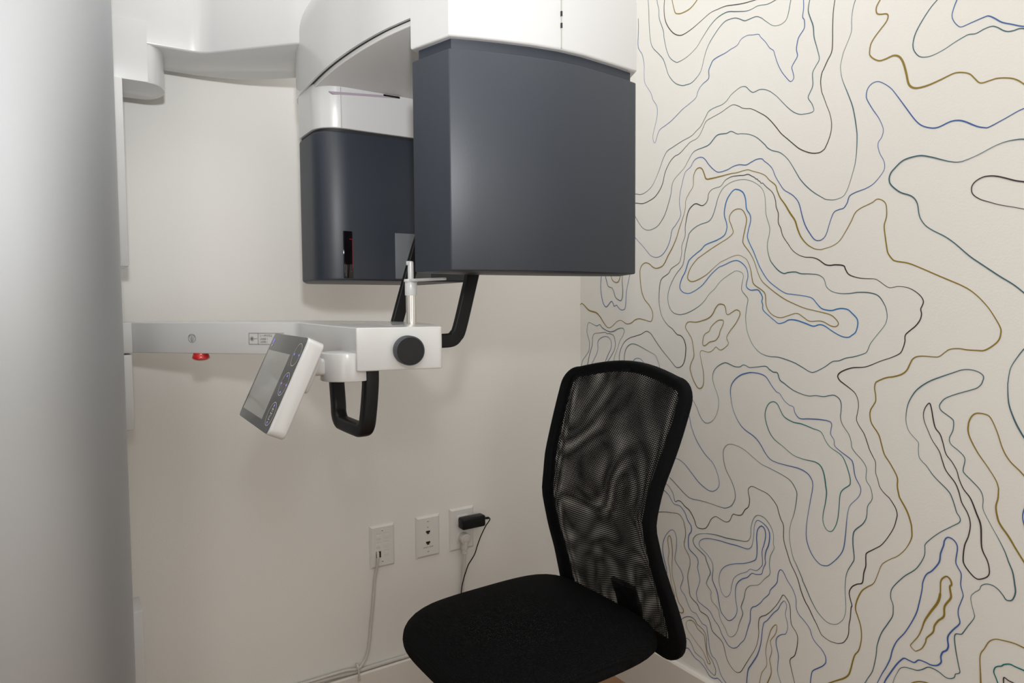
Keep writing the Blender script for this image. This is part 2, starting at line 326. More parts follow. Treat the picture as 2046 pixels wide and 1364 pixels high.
('K',1.9,0,'-1790,9127 -1777,9324 -1789,9466 -1851,9638 -1994,9827 -2196,9946 -2434,10010 -2667,10072 -2782,10129 -2895,10159 -3045,10097 -3194,9943 -3341,9791 -3558,9592 -3806,9386 -3945,9266 -4048,9248 -4183,9309 -4265,9454 -4297,9658 -4295,9834 -4227,9995 -4126,10080 -3990,10114 -3834,10250 -3694,10324 -3552,10451 -3426,10632 -3352,10919 -3350,11207 -3385,11466 -3473,11593 -3684,11701 -3788,11824 -4043,11950 -4109,12072 -4144,12235 -4143,12397 -4250,12625 -4255,12848 -4287,13018 -4334,13186 -4415,13312 -4591,13400 -4796,13326 -4920,13370 -4981,13458 -5010,13597 -5131,13687 -5369,13718 -5485,13822 -5571,13866 -5714,13897 -5912,13886 -6050,13871 -6159,13876 -6268,13818 -6349,13768 -6381,13734 -6424,13723 -6443,13687 -6488,13664 -6515,13621 -6567,13613 -6615,13562 -6667,13511 -6823,13369 -6901,13196 -6923,13042 -6981,12884 -6984,12690 -7048,12554 -7101,12388 -7239,12195 -7354,12047 -7498,11942 -7652,11884 -7814,11866 -7951,11820 -8064,11742 -8142,11693 -8241,11676 -8370,11681 -8530,11653 -8574,11575 -8638,11479 -8753,11423 -8896,11387 -9036,11374 -9184,11361 -9272,11314 -9369,11241 -9465,11186 -9558,11193 -9632,11204 -9778,11187 -9905,11134 -10013,11054 -10076,10980 -10103,10907 -10079,10826 -10058,10771 -10074,10680 -10050,10571 -9974,10459 -9869,10365 -9790,10279 -9784,10158 -9750,10026 -9697,9929 -9551,9846 -9325,9755 -9033,9623 -8769,9586 -8604,9528 -8488,9458 -8447,9384 -8491,9306 -8570,9251 -8708,9164 -8824,9075 -8888,8943 -8901,8806 -8883,8684 -8866,8542 -8919,8430 -9024,8287 -9087,8138 -9150,7972 -9232,7829 -9274,7739 -9278,7543 -9319,7434 -9362,7287 -9441,7187 -9539,7113 -9577,7076 -9674,6945 -9715,6821 -9699,6701 -9655,6535 -9556,6333 -9425,6130 -9271,5995 -9134,5878 -9116,5788 -9120,5609 -9082,5456 -9056,5245 -8945,5176 -8842,5086 -8786,4958 -8806,4831 -8848,4695 -8830,4641 -8818,4416 -8794,4280 -8789,4104 -8762,3990 -8707,3888 -8659,3832 -8561,3779 -8461,3762 -8368,3756 -8204,3803 -8151,3863 -8079,3983 -7988,4113 -7878,4287 -7804,4376 -7739,4486 -7673,4630 -7615,4795 -7542,4940 -7417,5132 -7327,5349 -7235,5612 -7225,5921 -7152,6059 -7087,6221 -7047,6334 -6916,6472 -6785,6555 -6572,6599 -6382,6631 -6287,6570 -6269,6484 -6310,6295 -6279,6124 -6183,6030 -6087,5881 -5945,5840 -5853,5841 -5802,5780 -5745,5657 -5657,5593 -5569,5593 -5418,5627 -5312,5642 -5174,5539 -5083,5371 -4990,5259 -4831,5208 -4702,5231 -4619,5400 -4469,5579 -4301,5654 -4165,5745 -4062,5744 -3959,5701 -3888,5895 -3746,6047 -3603,6122'),
('T',1.6,1,'-4254,12227 -4356,12591 -4420,12709 -4612,12826 -4801,12879 -5002,12914 -5123,13013 -5211,13204 -5298,13452 -5429,13644 -5630,13753 -5885,13788 -6134,13754 -6351,13656 -6537,13507 -6618,13343 -6647,13120 -6663,12899 -6757,12626 -6760,12473 -6712,12258 -6718,12091 -6785,11878 -6876,11753 -7004,11627 -7142,11554 -7252,11573 -7433,11575 -7564,11532 -7751,11520 -7956,11495 -8081,11425 -8127,11341 -8162,11238 -8273,11144 -8446,11094 -8656,11087 -8841,11107 -9042,11099 -9200,11062 -9298,10990 -9397,10827 -9435,10676 -9431,10562 -9386,10447 -9237,10251 -9122,10092 -9056,9933 -8987,9881 -8786,9810 -8620,9774 -8473,9710 -8322,9680 -8149,9555 -7926,9435 -7811,9430 -7623,9518 -7430,9601 -7185,9667 -7010,9698 -6805,9699 -6596,9748 -6435,9852 -6298,10016 -6185,10263 -6140,10560 -6164,10789 -6197,10994 -6133,11086 -6020,11214 -6027,11362 -6063,11521 -6029,11614 -5888,11666 -5775,11648 -5487,11501 -5334,11383 -5215,11255 -5049,11138 -4911,10983 -4724,10838 -4403,10689 -4104,10624 -3865,10673 -3743,10788 -3672,10969 -3671,11149 -3739,11353 -3859,11554 -3994,11713 -4161,11869 -4220,12016'),
('C',2.3,1,'-5831,13580 -6014,13493 -6099,13323 -6129,13094 -6226,12948 -6250,12811 -6190,12592 -6165,12436 -6235,12273 -6336,12095 -6433,11888 -6542,11681 -6728,11430 -6960,11252 -7186,11123 -7357,11093 -7549,11068 -7736,11036 -7852,10993 -7945,10892 -8059,10785 -8193,10748 -8302,10744 -8409,10773 -8516,10785 -8642,10759 -8727,10690 -8831,10583 -8854,10475 -8816,10316 -8735,10244 -8653,10198 -8506,10217 -8310,10312 -8133,10420 -8009,10442 -7874,10408 -7677,10469 -7463,10529 -7294,10535 -7160,10475 -7023,10450 -6921,10515 -6818,10586 -6621,10744 -6606,10867 -6579,10945 -6596,11034 -6536,11147 -6456,11211 -6268,11208 -6157,11286 -6156,11381 -6190,11516 -6166,11676 -6068,11806 -5913,11902 -5743,11904 -5484,11820 -5330,11774 -5090,11606 -4814,11350 -4496,11190 -4300,11169 -4150,11229 -4082,11344 -4147,11543 -4262,11714 -4343,11909 -4407,12017 -4618,12154 -4776,12240 -4900,12340 -5053,12388 -5294,12445 -5500,12540 -5571,12697 -5555,12838 -5495,13007 -5507,13192 -5577,13392 -5719,13545'),
('G',1.9,1,'-5922,13112 -6033,13060 -6118,12915 -6133,12801 -6094,12624 -6042,12402 -6057,12287 -6229,12080 -6353,11881 -6463,11607 -6572,11413 -6730,11280 -6911,11150 -7164,10994 -7409,10885 -7671,10789 -7971,10723 -8249,10657 -8370,10577 -8441,10477 -8384,10411 -8265,10427 -8064,10517 -7792,10513 -7651,10589 -7532,10662 -7436,10676 -7268,10627 -7096,10582 -6945,10603 -6790,10700 -6698,10855 -6668,11100 -6575,11201 -6360,11341 -6304,11490 -6261,11694 -6163,11903 -6038,11990 -5912,12037 -5713,12010 -5482,11931 -5388,11901 -5149,11747 -4952,11612 -4686,11500 -4494,11462 -4363,11523 -4355,11636 -4458,11829 -4649,12015 -4778,12083 -5055,12221 -5355,12353 -5588,12451 -5731,12543 -5753,12622 -5700,12754 -5641,12898 -5668,13011 -5781,13101'),
('B',2.0,0,'-1007,11972 -993,11799 -962,11454 -993,11193 -1082,10932 -1191,10831 -1278,10860 -1428,10987 -1513,10930 -1556,10845 -1661,10873 -1765,10788 -1869,10738 -1991,10760 -2040,10871 -2071,11231 -2151,11532 -2210,11722 -2222,11858'),
('T',2.0,0,'-1138,11965 -1169,11764 -1256,11503 -1320,11416 -1470,11370 -1555,11240 -1618,11098 -1785,11012 -1860,11017 -1909,11122 -1921,11317 -1895,11540 -1907,11762 -1907,11928'),
('G',1.9,0,'-1380,11897 -1406,11754 -1491,11595 -1639,11526 -1743,11559 -1805,11682 -1804,11822'),
('T',1.7,0,'-46,9004 -119,9191 -285,9351 -416,9508 -435,9778 -333,10013 -333,10192 -403,10348 -565,10322 -770,10261 -927,10302 -1016,10223 -1191,10149 -1365,10102 -1536,10121 -1725,10197 -1911,10221 -1985,10148 -1932,10006 -1809,9862 -1705,9631 -1579,9397 -1537,9195'),
('K',1.8,0,'-341,9025 -448,9391 -564,9664 -601,9932 -679,10023 -882,10050 -1170,10082 -1235,10046 -1429,10038 -1557,9965 -1612,9740 -1558,9567 -1409,9373 -1301,9251 -1214,9115'),
('B',1.8,0,'-518,9067 -747,9378 -837,9559 -828,9764 -927,9885 -1148,9957 -1322,9929 -1430,9818 -1417,9617 -1301,9439 -1148,9169'),
('T',1.6,0,'-1996,9226 -2003,9478 -2096,9678 -2276,9784 -2474,9778 -2669,9719 -2936,9625 -3196,9532 -3270,9457 -3344,9316 -3388,9187 -3418,9031'),
('C',1.8,0,'-2318,9206 -2397,9349 -2515,9397 -2631,9391 -2709,9350 -2786,9279 -2843,9188'),
('G',1.9,1,'-5579,10671 -5637,10636 -5752,10695 -5865,10749 -5964,10719 -5974,10627 -5869,10441 -5700,10250 -5614,10130 -5601,10059 -5651,9954 -5588,9869 -5442,9779 -5352,9798 -5276,9842 -5171,9753 -5049,9703 -4830,9730 -4777,9659 -4817,9464 -4882,9223 -4899,8964 -4860,8825 -4775,8772 -4685,8808 -4554,8983 -4481,9152 -4449,9265 -4496,9418 -4576,9573 -4558,9746 -4507,9993 -4408,10139 -4291,10287 -4323,10400 -4422,10445 -4632,10438 -4854,10483 -5040,10547 -5161,10644 -5251,10789 -5340,10877 -5429,10888 -5518,10859 -5563,10765'),
('G',1.8,1,'-5493,10486 -5479,10386 -5401,10242 -5363,10121 -5260,10003 -5077,9954 -4985,9890 -4907,9857 -4860,9896 -4874,10056 -4936,10156 -5059,10220 -5119,10331 -5285,10466 -5404,10504'),
('T',1.6,0,'-4089,9019 -4293,8757 -4493,8525 -4674,8296 -4772,8108 -4884,7974 -5026,7928 -5210,8031 -5329,8229 -5378,8477 -5339,8666 -5231,8897 -5183,9062 -5207,9223 -5327,9365 -5534,9470 -5658,9459 -5832,9405 -5988,9405 -6085,9458 -6182,9442 -6279,9410 -6494,9441 -6705,9470 -6810,9404 -6913,9352 -7015,9342 -7080,9193 -7192,9125 -7316,9049 -7487,8969 -7772,8907 -7956,8933 -8136,8931 -8269,8966 -8377,8984 -8486,8929 -8535,8822 -8534,8660 -8526,8537 -8571,8400 -8712,8219 -8761,8085 -8780,7968 -8844,7878 -9010,7728 -9094,7586 -9089,7366 -9181,7228 -9220,7078 -9211,6970 -9134,6833 -9115,6609 -9041,6449 -8891,6288 -8846,6174 -8845,5970 -8876,5694 -8833,5568 -8752,5409 -8708,5251 -8696,4998 -8712,4735 -8719,4552 -8689,4398 -8634,4289 -8520,4173 -8386,4136 -8266,4155 -8109,4258 -8019,4356 -7910,4514 -7817,4681 -7724,4832 -7712,4875 -7588,5098 -7463,5323 -7383,5698 -7402,5991 -7495,6301 -7549,6686 -7510,6830 -7386,6978 -7200,7057 -6894,7141 -6631,7203 -6415,7311 -6193,7434 -5968,7508 -5738,7521 -5592,7437 -5529,7293 -5552,7057 -5629,6855 -5778,6645 -5881,6429 -5897,6234 -5798,6043 -5639,5939 -5475,5915 -5170,5927 -4856,5927 -4581,5905 -4399,5934 -4163,6061 -3885,6235 -3763,6298'),
('B',1.9,1,'-6333,9298 -6548,9287 -6720,9227 -6865,9050 -6995,8919 -7083,8884 -7198,8743 -7323,8659 -7433,8624 -7471,8503 -7593,8394 -7804,8414 -8078,8435 -8279,8425 -8335,8367 -8321,8262 -8317,8158 -8395,8046 -8408,7935 -8529,7843 -8764,7713 -8818,7612 -8864,7379 -8970,7201 -8983,7084 -8924,6950 -8777,6776 -8727,6631 -8700,6399 -8679,6086 -8638,5806 -8534,5609 -8363,5409 -8269,5344 -8123,5333 -7960,5454 -7840,5655 -7789,5878 -7807,6207 -7870,6610 -7928,6986 -7873,7153 -7754,7247 -7564,7295 -7320,7302 -7045,7316 -6865,7360 -6733,7472 -6571,7683 -6408,7817 -6131,7948 -5960,8111 -5814,8362 -5738,8661 -5735,8897 -5834,9071 -6002,9202 -6169,9266'),
('E',2.0,1,'-6922,8685 -7024,8645 -7102,8522 -7204,8381 -7426,8292 -7642,8279 -7900,8220 -8094,8176 -8198,8014 -8311,7888 -8552,7765 -8661,7602 -8750,7356 -8763,7237 -8743,7172 -8608,7050 -8547,6923 -8530,6644 -8502,6389 -8441,6206 -8366,6109 -8266,6117 -8185,6243 -8175,6409 -8222,6673 -8247,6889 -8227,7038 -8178,7300 -8096,7452 -7959,7510 -7703,7516 -7438,7565 -7190,7708 -6934,7855 -6789,8057 -6707,8315 -6731,8499 -6807,8631'),
('B',1.8,0,'-4194,8519 -4314,8252 -4398,8085 -4449,7990 -4516,7747 -4698,7423 -4956,7143 -5206,6967 -5346,6749 -5418,6521 -5380,6378 -5275,6281 -5168,6245 -5027,6263 -4773,6382 -4544,6562 -4310,6746 -4140,6829 -4031,6848 -3864,6869'),
('B',1.8,0,'-3533,5920 -3659,5869 -3748,5810 -3925,5627 -4132,5625 -4303,5499 -4405,5319 -4522,5196 -4530,5057 -4448,4918 -4437,4709 -4478,4566 -4709,4444 -4769,4322 -4751,4164 -4828,3909 -4797,3745 -4724,3541 -4728,3429 -4778,3310 -4914,3262 -5157,3188 -5301,3022 -5443,2916 -5537,2755 -5630,2660 -5722,2567 -5813,2539 -5902,2553 -6012,2632 -6098,2752 -6205,2888 -6267,3068 -6318,3253 -6368,3418 -6376,3656 -6427,3761 -6530,3830 -6653,3955 -6732,4073 -6871,4229 -6909,4347 -7026,4492 -7086,4598 -7097,4715 -7121,4835 -7171,4903 -7247,4865 -7349,4709 -7475,4574 -7564,4384 -7579,4168 -7646,4049 -7757,3973 -7904,3847 -7969,3690 -8050,3591 -8192,3502 -8281,3393 -8300,3286 -8275,3210 -8199,3119 -8044,2983 -7983,2905 -7959,2768 -7947,2639 -7940,2576'),
('K',1.7,0,'-3355,5266 -3644,5339 -3892,5375 -4100,5396 -4237,5301 -4288,5185 -4341,4940 -4293,4667 -4328,4547 -4463,4381 -4498,4186 -4418,3849 -4470,3555 -4522,3340 -4754,3218 -4842,3079 -4965,3058 -5087,3026 -5172,2895 -5233,2727 -5352,2660 -5516,2594 -5598,2496 -5657,2313 -5727,2155 -5842,2046 -5954,1994 -6042,2011 -6129,2082 -6255,2314 -6422,2615 -6504,2768 -6574,2959 -6612,3208 -6599,3382 -6617,3550 -6678,3636 -6799,3717 -6937,3866 -7091,4081 -7186,4254 -7242,4346 -7319,4311 -7417,4166 -7440,3885 -7471,3743 -7575,3632 -7624,3516 -7609,3306 -7566,3117 -7529,3050 -7455,2966 -7442,2875 -7498,2676 -7567,2461 -7587,2409'),
('B',1.7,0,'-3693,3474 -3673,3790 -3581,4030 -3525,4282 -3560,4535 -3666,4739 -3825,4897 -3948,4897 -4019,4745 -4021,4483 -3971,4204 -4006,4083 -4180,3928 -4267,3747 -4200,3541 -4178,3464 -4205,3383 -4336,3289 -4440,3107 -4569,2967 -4707,2966 -4795,2885 -4919,2777 -5053,2762 -5091,2612 -5129,2415 -5167,2218 -5240,2076 -5347,2036 -5431,1910 -5503,1751 -5596,1642 -5689,1582 -5757,1546'),
('G',1.6,1,'-3756,4724 -3827,4664 -3882,4336 -3867,3933 -3887,3673 -3976,3437 -4030,3218 -4119,3037 -4274,2910 -4258,2812 -4155,2787 -4016,2841 -3973,2984 -3961,3193 -3853,3449 -3798,3750 -3725,4048 -3759,4299 -3710,4578'),
('T',1.6,1,'-5069,5143 -5362,5187 -5662,5199 -6010,5243 -6180,5268 -6290,5318 -6358,5455 -6363,5667 -6434,5883 -6541,5987 -6714,5979 -6874,5850 -6967,5671 -6971,5445 -6993,5339 -6898,5128 -6875,4915 -6891,4715 -6749,4552 -6591,4360 -6360,4257 -6237,4120 -6184,3887 -6116,3695 -6108,3628 -6157,3519 -6122,3395 -6049,3201 -6007,3037 -5920,2882 -5810,2794 -5720,2810 -5650,2932 -5534,3056 -5463,3180 -5415,3351 -5225,3472 -5188,3612 -5194,3710 -5054,3834 -5051,3908 -5097,4024 -5167,4172 -5125,4284 -5029,4454 -4997,4545 -4837,4623 -4674,4701 -4598,4807 -4623,4917 -4768,5046'),
('B',2.0,1,'-5117,5032 -5424,5070 -5723,5083 -5955,5102 -6238,5107 -6348,5159 -6402,5257 -6439,5478 -6455,5715 -6529,5862 -6663,5851 -6810,5764 -6872,5622 -6849,5387 -6779,5206 -6755,5038 -6770,4928 -6706,4769 -6667,4641 -6520,4581 -6397,4564 -6275,4429 -6135,4347 -5995,4204 -5939,4040 -5943,3800 -5977,3635 -5990,3511 -5947,3374 -5849,3244 -5749,3177 -5670,3193 -5508,3311 -5436,3549 -5387,3759 -5315,3885 -5228,4043 -5250,4299 -5217,4463 -5059,4614 -4868,4708 -4797,4776 -4818,4883 -4929,4970'),
('B',1.8,1,'-6638,5759 -6731,5720 -6765,5569 -6724,5351 -6673,5174 -6690,4926 -6665,4825 -6532,4678 -6355,4651 -6245,4549 -6021,4416 -5879,4261 -5823,4072 -5782,3864 -5665,3737 -5545,3780 -5468,3926 -5435,4112 -5493,4329 -5641,4499 -5874,4626 -6187,4739 -6407,4856 -6515,4964 -6538,5204 -6521,5454 -6546,5646'),
('G',1.7,1,'-4495,2700 -4622,2720 -4697,2670 -4773,2582 -4971,2505 -5009,2365 -5047,2187 -5097,2014 -5183,1877 -5159,1833 -5111,1835 -5050,1935 -4926,2096 -4752,2190 -4600,2305 -4447,2412 -4381,2506 -4393,2621'),
('T',1.6,0,'-4053,2701 -4106,2641 -4146,2616 -4212,2617 -4315,2707 -4443,2776 -4570,2805 -4684,2774 -4747,2700 -4871,2661 -4994,2593 -5056,2462 -5071,2197 -5145,2054 -5242,1961 -5326,1844 -5362,1745 -5340,1629 -5281,1611 -5125,1676 -5027,1769 -4978,1845 -4854,1889 -4730,1914 -4654,1961 -4577,2087 -4474,2174 -4397,2182 -4333,2146 -4216,2077'),
('B',1.8,0,'-4192,1835 -4335,1891 -4464,1935 -4553,1878 -4693,1779 -4856,1752 -5028,1652 -5175,1524 -5318,1526 -5423,1580 -5505,1561 -5563,1523 -5621,1482'),
('B',1.9,0,'-6284,1795 -6289,1863 -6302,2023 -6332,2220 -6425,2389 -6568,2651 -6647,2882 -6686,3095 -6712,3356 -6751,3513 -6840,3610 -6997,3837 -7113,3967 -7188,4116 -7267,4218 -7321,4183 -7338,4103 -7306,3937 -7347,3797 -7372,3653 -7323,3487 -7218,3427 -7103,3311 -7076,3169 -7118,3011 -7145,2883 -7125,2559 -7176,2390 -7217,2297 -7228,2240'),
('G',1.8,0,'-6636,1961 -6659,2079 -6697,2277 -6757,2393 -6836,2536 -6834,2695 -6808,2826 -6829,3030 -6886,3248 -6943,3430 -7040,3574 -7089,3584 -7091,3489 -7044,3348 -6937,3181 -6938,3094 -6970,2966 -6952,2852 -6914,2712 -6957,2537 -6959,2396 -6901,2228 -6863,2132 -6843,2058'),
('T',1.6,0,'-9106,3126 -9152,3203 -9211,3330 -9299,3510 -9348,3732 -9374,3927 -9386,4085 -9462,4361 -9575,4587 -9673,4790 -9684,4944 -9675,5030 -9637,5120 -9627,5207 -9647,5318 -9727,5454 -9889,5662 -10066,5835 -10169,6000 -10236,6171 -10241,6303 -10248,6389 -10366,6543 -10515,6695 -10694,6844 -10814,6948 -10825,7031 -10769,7115 -10734,7223 -10681,7372 -10613,7482 -10372,7691 -10230,7865 -10159,7925 -10096,8006 -10080,8152 -10081,8263 -10044,8313 -9916,8442 -9859,8565 -9838,8712 -9868,8960 -9953,9156 -10057,9295 -10228,9431 -10412,9528 -10657,9638 -10769,9688 -10879,9708 -10989,9699 -11082,9663 -11133,9607 -11124,9530 -11095,9457 -11028,9390 -10905,9335 -10683,9242 -10522,9153 -10441,9045 -10434,8981 -10477,8915 -10645,8803 -10676,8736 -10667,8592 -10613,8441 -10641,8338 -10757,8251 -10855,8162 -10878,8078 -10854,7915 -10879,7849 -11008,7735 -11136,7606 -11182,7478 -11182,7315 -11207,7234 -11271,7112 -11366,6947 -11444,6814 -11537,6636 -11600,6468 -11662,6318 -11696,6126 -11712,5979 -11675,5847 -11625,5807 -11574,5810 -11529,5871 -11452,5948 -11362,5986 -11271,5976 -11196,5920 -11167,5839 -11091,5760 -11038,5670 -11049,5549 -11097,5376 -11104,5331 -11076,5252 -10995,5104 -10937,4985 -10902,4929 -10852,4912 -10809,4895 -10789,4842 -10795,4733 -10824,4550 -10867,4346 -10894,4233 -10871,4188 -10822,4154 -10808,4096 -10774,4053 -10711,4021 -10647,4022 -10543,4067 -10438,4084 -10345,4068 -10253,3986 -10160,3925 -10064,3908 -9952,3888 -9897,3863 -9838,3814 -9784,3700 -9743,3591 -9710,3464 -9696,3404'),
('K',2.1,1,'-10254,9038 -10290,8955 -10320,8795 -10367,8602 -10454,8488 -10508,8334 -10563,8145 -10665,8021 -10750,7876 -10794,7725 -10871,7564 -10985,7425 -11085,7186 -11160,6978 -11185,6601 -11275,6401 -11309,6272 -11311,6169 -11268,6093 -11177,6031 -11115,6021 -11036,6069 -10921,6201 -10894,6318 -10912,6556 -10971,6750 -10994,6969 -10945,7150 -10845,7321 -10792,7505 -10723,7657 -10571,7841 -10499,8025 -10445,8179 -10322,8358 -10250,8511 -10176,8684 -10155,8828 -10187,8952'),
('G',2.1,0,'-11928,7865 -11801,7978 -11714,8069 -11567,8207 -11460,8390 -11364,8679 -11269,8887 -11192,8948 -11047,8952 -10963,8880 -10917,8734 -10933,8544 -11072,8271 -11247,8027 -11372,7830 -11413,7702 -11414,7662 -11410,7524 -11384,7381 -11403,7232 -11451,7090 -11588,6906 -11694,6734 -11842,6511 -11972,6336'),
('T',2.0,0,'-11860,10307 -11740,10140 -11660,10021 -11565,9850 -11526,9731 -11508,9564 -11503,9487 -11517,9255 -11550,9092 -11635,8870 -11724,8701 -11783,8611 -11912,8436'),
('T',2.0,0,'-11769,13527 -11645,13564 -11533,13583 -11363,13580 -11190,13537 -10983,13452 -10800,13393 -10644,13369 -10498,13404 -10349,13465 -10180,13539 -9982,13602 -9762,13591 -9637,13546 -9511,13439 -9448,13366 -9422,13259 -9462,13141 -9631,12984 -9813,12899 -9904,12823 -9959,12708 -9990,12524 -10036,12411 -10125,12294 -10263,12192 -10449,12078 -10616,11942 -10795,11765 -10907,11663 -11094,11517 -11337,11330 -11543,11183 -11716,11025 -11843,10902'),
('K',1.9,0,'-11788,12829 -11664,12867 -11524,12909 -11365,12979 -11248,13025 -11144,13047 -11039,13045 -10934,12999 -10874,12932 -10861,12850 -10894,12761 -11004,12670 -11156,12600 -11305,12537 -11522,12470 -11677,12417 -11801,12383'),
('B',2.2,0,'-11814,7486 -11784,7362 -11787,7247 -11825,7107'),
('B',2.2,0,'-9373,3251 -9402,3320 -9494,3553 -9565,3707 -9648,3925 -9688,4122 -9770,4336 -9934,4596 -10105,4985 -10167,5254 -10208,5499 -10222,5660 -10279,5820 -10381,5928 -10495,6121 -10517,6293 -10563,6453 -10577,6549 -10626,6622 -10700,6620 -10767,6567 -10797,6468 -10775,6227 -10810,6130 -10870,6023 -10867,5825 -10906,5677 -10909,5620 -10875,5498 -10841,5375 -10841,5265 -10871,5145 -10848,5074 -10764,4957 -10691,4830 -10674,4739 -10690,4619 -10661,4529 -10598,4467 -10568,4369 -10577,4274 -10540,4208 -10488,4164 -10397,4137 -10303,4146 -10182,4136 -10102,4053 -10005,4051 -9914,4053 -9849,3983 -9766,3856 -9655,3641 -9570,3466 -9543,3386 -9522,3321'),
('G',2.7,1,'-10527,5526 -10486,5356 -10373,5144 -10271,4933 -10222,4755 -10158,4584 -10065,4429 -10026,4347 -10096,4289 -10137,4292 -10230,4382 -10294,4525 -10312,4618 -10421,4770 -10444,4901 -10507,5024 -10601,5145 -10609,5331 -10700,5504 -10711,5577 -10688,5722 -10716,5774 -10703,5841 -10669,5885 -10619,5895 -10553,5828 -10530,5755 -10529,5696'),
('G',2.8,0,'-11236,4130 -11225,4329 -11211,4662 -11277,4826 -11343,4974 -11433,5054 -11535,5080 -11724,5100 -11888,5078 -11995,5066'),
('E',2.4,0,'-11512,4260 -11463,4384 -11429,4462 -11441,4541 -11480,4590 -11542,4626 -11580,4670 -11668,4713 -11746,4704 -11898,4695 -12005,4686'),
('K',2.1,0,'-11591,4271 -11581,4438 -11654,4420 -11732,4411 -11798,4395'),
('G',2.4,0,'-10016,3555 -10056,3618 -10138,3688 -10232,3737 -10353,3765 -10420,3745')]
# ---------------------------------------------------------------- room
XL, YF, ZC = -2.10, -2.75, 2.62
def struct(g, name, m_, parent=None, **k):
    o = g.build(name, m_, parent, **k)
    if parent is None: o['kind'] = 'structure'
    return o
struct(G().box(XL-.1, .1, YF-.1, .1, -.06, 0), 'floor', M['wood'])
struct(G().box(XL-.1, .1, YF-.1, .1, ZC, ZC+.06), 'ceiling', M['ceiling'])
struct(G().box(XL-.1, .1, 0, .1, 0, ZC), 'wall_back', M['wall'])
struct(G().box(XL-.1, XL, YF, 0, 0, ZC), 'wall_left', M['wall'])
struct(G().box(XL-.1, .1, YF-.1, YF, 0, ZC), 'wall_front', M['wall'])
# right wall with the hand painted contour lines
g = G(); g.box(0, .1, YF, 0, 0, ZC)
CI = {'K': 1, 'T': 2, 'B': 3, 'C': 4, 'E': 5, 'G': 6}
layer = 0
for c, w, cl, s_ in MURAL:
    layer += 1
    pts = [tuple(int(v)/1e4 for v in p.split(',')) for p in s_.split()]
    P = smooth_poly([(a, b_, 0) for a, b_ in pts], 5, bool(cl))
    n = len(P); L_, R_ = [], []; x = -.0004-.000015*layer; acc = 0.
    for i in range(n):
        t = (P[(i+1) % n]-P[i-1]) if cl else (P[min(i+1, n-1)]-P[max(i-1, 0)])
        if t.length < 1e-9: t = Vector((0, 1, 0))
        t.normalize(); acc += (P[i]-P[i-1]).length if i else 0
        k = 1+.9*pnoise((acc*9, layer*3.7, 0))
        if c == 'G': k = 1+1.25*pnoise((acc*7, layer*3.7, 0))
        k = max(.62, min(2.3, k)); ww = w*.00046*k
        nn = Vector((-t.y, t.x, 0))*ww
        A, B_ = P[i]+nn, P[i]-nn
        L_.append(g.bm.verts.new((x, A.x, A.y))); R_.append(g.bm.verts.new((x, B_.x, B_.y)))
    for i in range(n if cl else n-1):
        j = (i+1) % n; f = g.bm.faces.new((L_[i], R_[i], R_[j], L_[j])); f.material_index = CI[c]
struct(g, 'wall_right', [M['wall']]+[M['line_'+k] for k in 'KTBCEG'])
# baseboards
struct(G().prism([(-.014, 0), (-.014, .001), (-.014, .139), (-.012, .142), (0, .142), (0, 0)], 0, 1), 'tmp', M['trim'])
bpy.data.objects.remove(bpy.data.objects['tmp'])
def board(name, axis, h, length0, length1):
    prof = [(0, 0), (.014, 0), (.014, h-.004), (.011, h), (0, h)]
    g = G(); rows = []
    for t in (length0, length1):
        rows.append([((t, -a, z) if axis == 'x' else (-a, t, z)) for a, z in prof])
    vs = g.grid(rows, closed_u=True)
    g.bm.faces.new(vs[0]); g.bm.faces.new(vs[1][::-1])
    struct(g, name, M['trim'], recalc=True, sharp=20)
board('baseboard_back', 'x', .151, XL, 0)
board('baseboard_right', 'y', .142, YF, -.014)

# ---------------------------------------------------------------- dental x-ray machine
xr = thing('dental_xray_machine', (-1.45, -.2, 0), 'white and graphite standing dental panoramic x-ray machine with silver column', 'x-ray machine')
# column: silver, bulging front
sec = []
for i in range(0, 41):
    a = PI*i/40          # right -> front -> left
    ca, sa = math.cos(a), math.sin(a)
    sec.append((-1.475+.222*math.copysign(abs(ca)**.72, ca), -.325-.20*abs(sa)**.80))
sec = [(-1.259, -.235)]+sec+[(-1.691, -.235)]
part(G().prism(sec[::-1], 0, 2.32, .006, 2, which='top'), 'column', M['silver'], xr, sharp=50)
# rear body behind the column
part(G().box(-1.66, -1.29, -.234, -.02, 0, 2.25, .006), 'rear_housing', M['white_in'], xr)
part(G().box(-1.55, -1.2305, -.2365, -.160, 0, .528, .003), 'base_cover', M['white'], xr)
for z0, z1 in ((1.166, 1.5085), (.861, 1.0025)):
    part(G().box(-1.32, -1.2308, -.206, -.105, z0, z1, .002), 'rail_cover', M['white'], xr)
# upper carriage and arm
car = [(-1.30, -.1955), (-1.188, -.1955)]+[(-1.188+.0345*math.cos(a), -.131+.0615*math.sin(a)) for a in [-PI/2+PI*k/20 for k in range(0, 21)]]+[(-1.30, -.060)]
part(G().prism(car, 1.51, 1.62, .002, 2, which='bottom'), 'upper_carriage', M['white'], xr)
arm = fillet([(-1.31, -.190), (-1.092, -.196), (-.957, -.341), (-.80, -.47), (-.66, -.56), (-.60, -.44), (-.80, -.25), (-.905, -.14), (-.985, -.073), (-1.07, -.052), (-1.31, -.048)], [0, .06, .15, 0, .10, .10, 0, .2, .2, .2, 0], 8)
part(G().prism(arm, 1.58, 1.80, .004, 2, which='caps'), 'upper_arm', M['white'], xr, sharp=50)
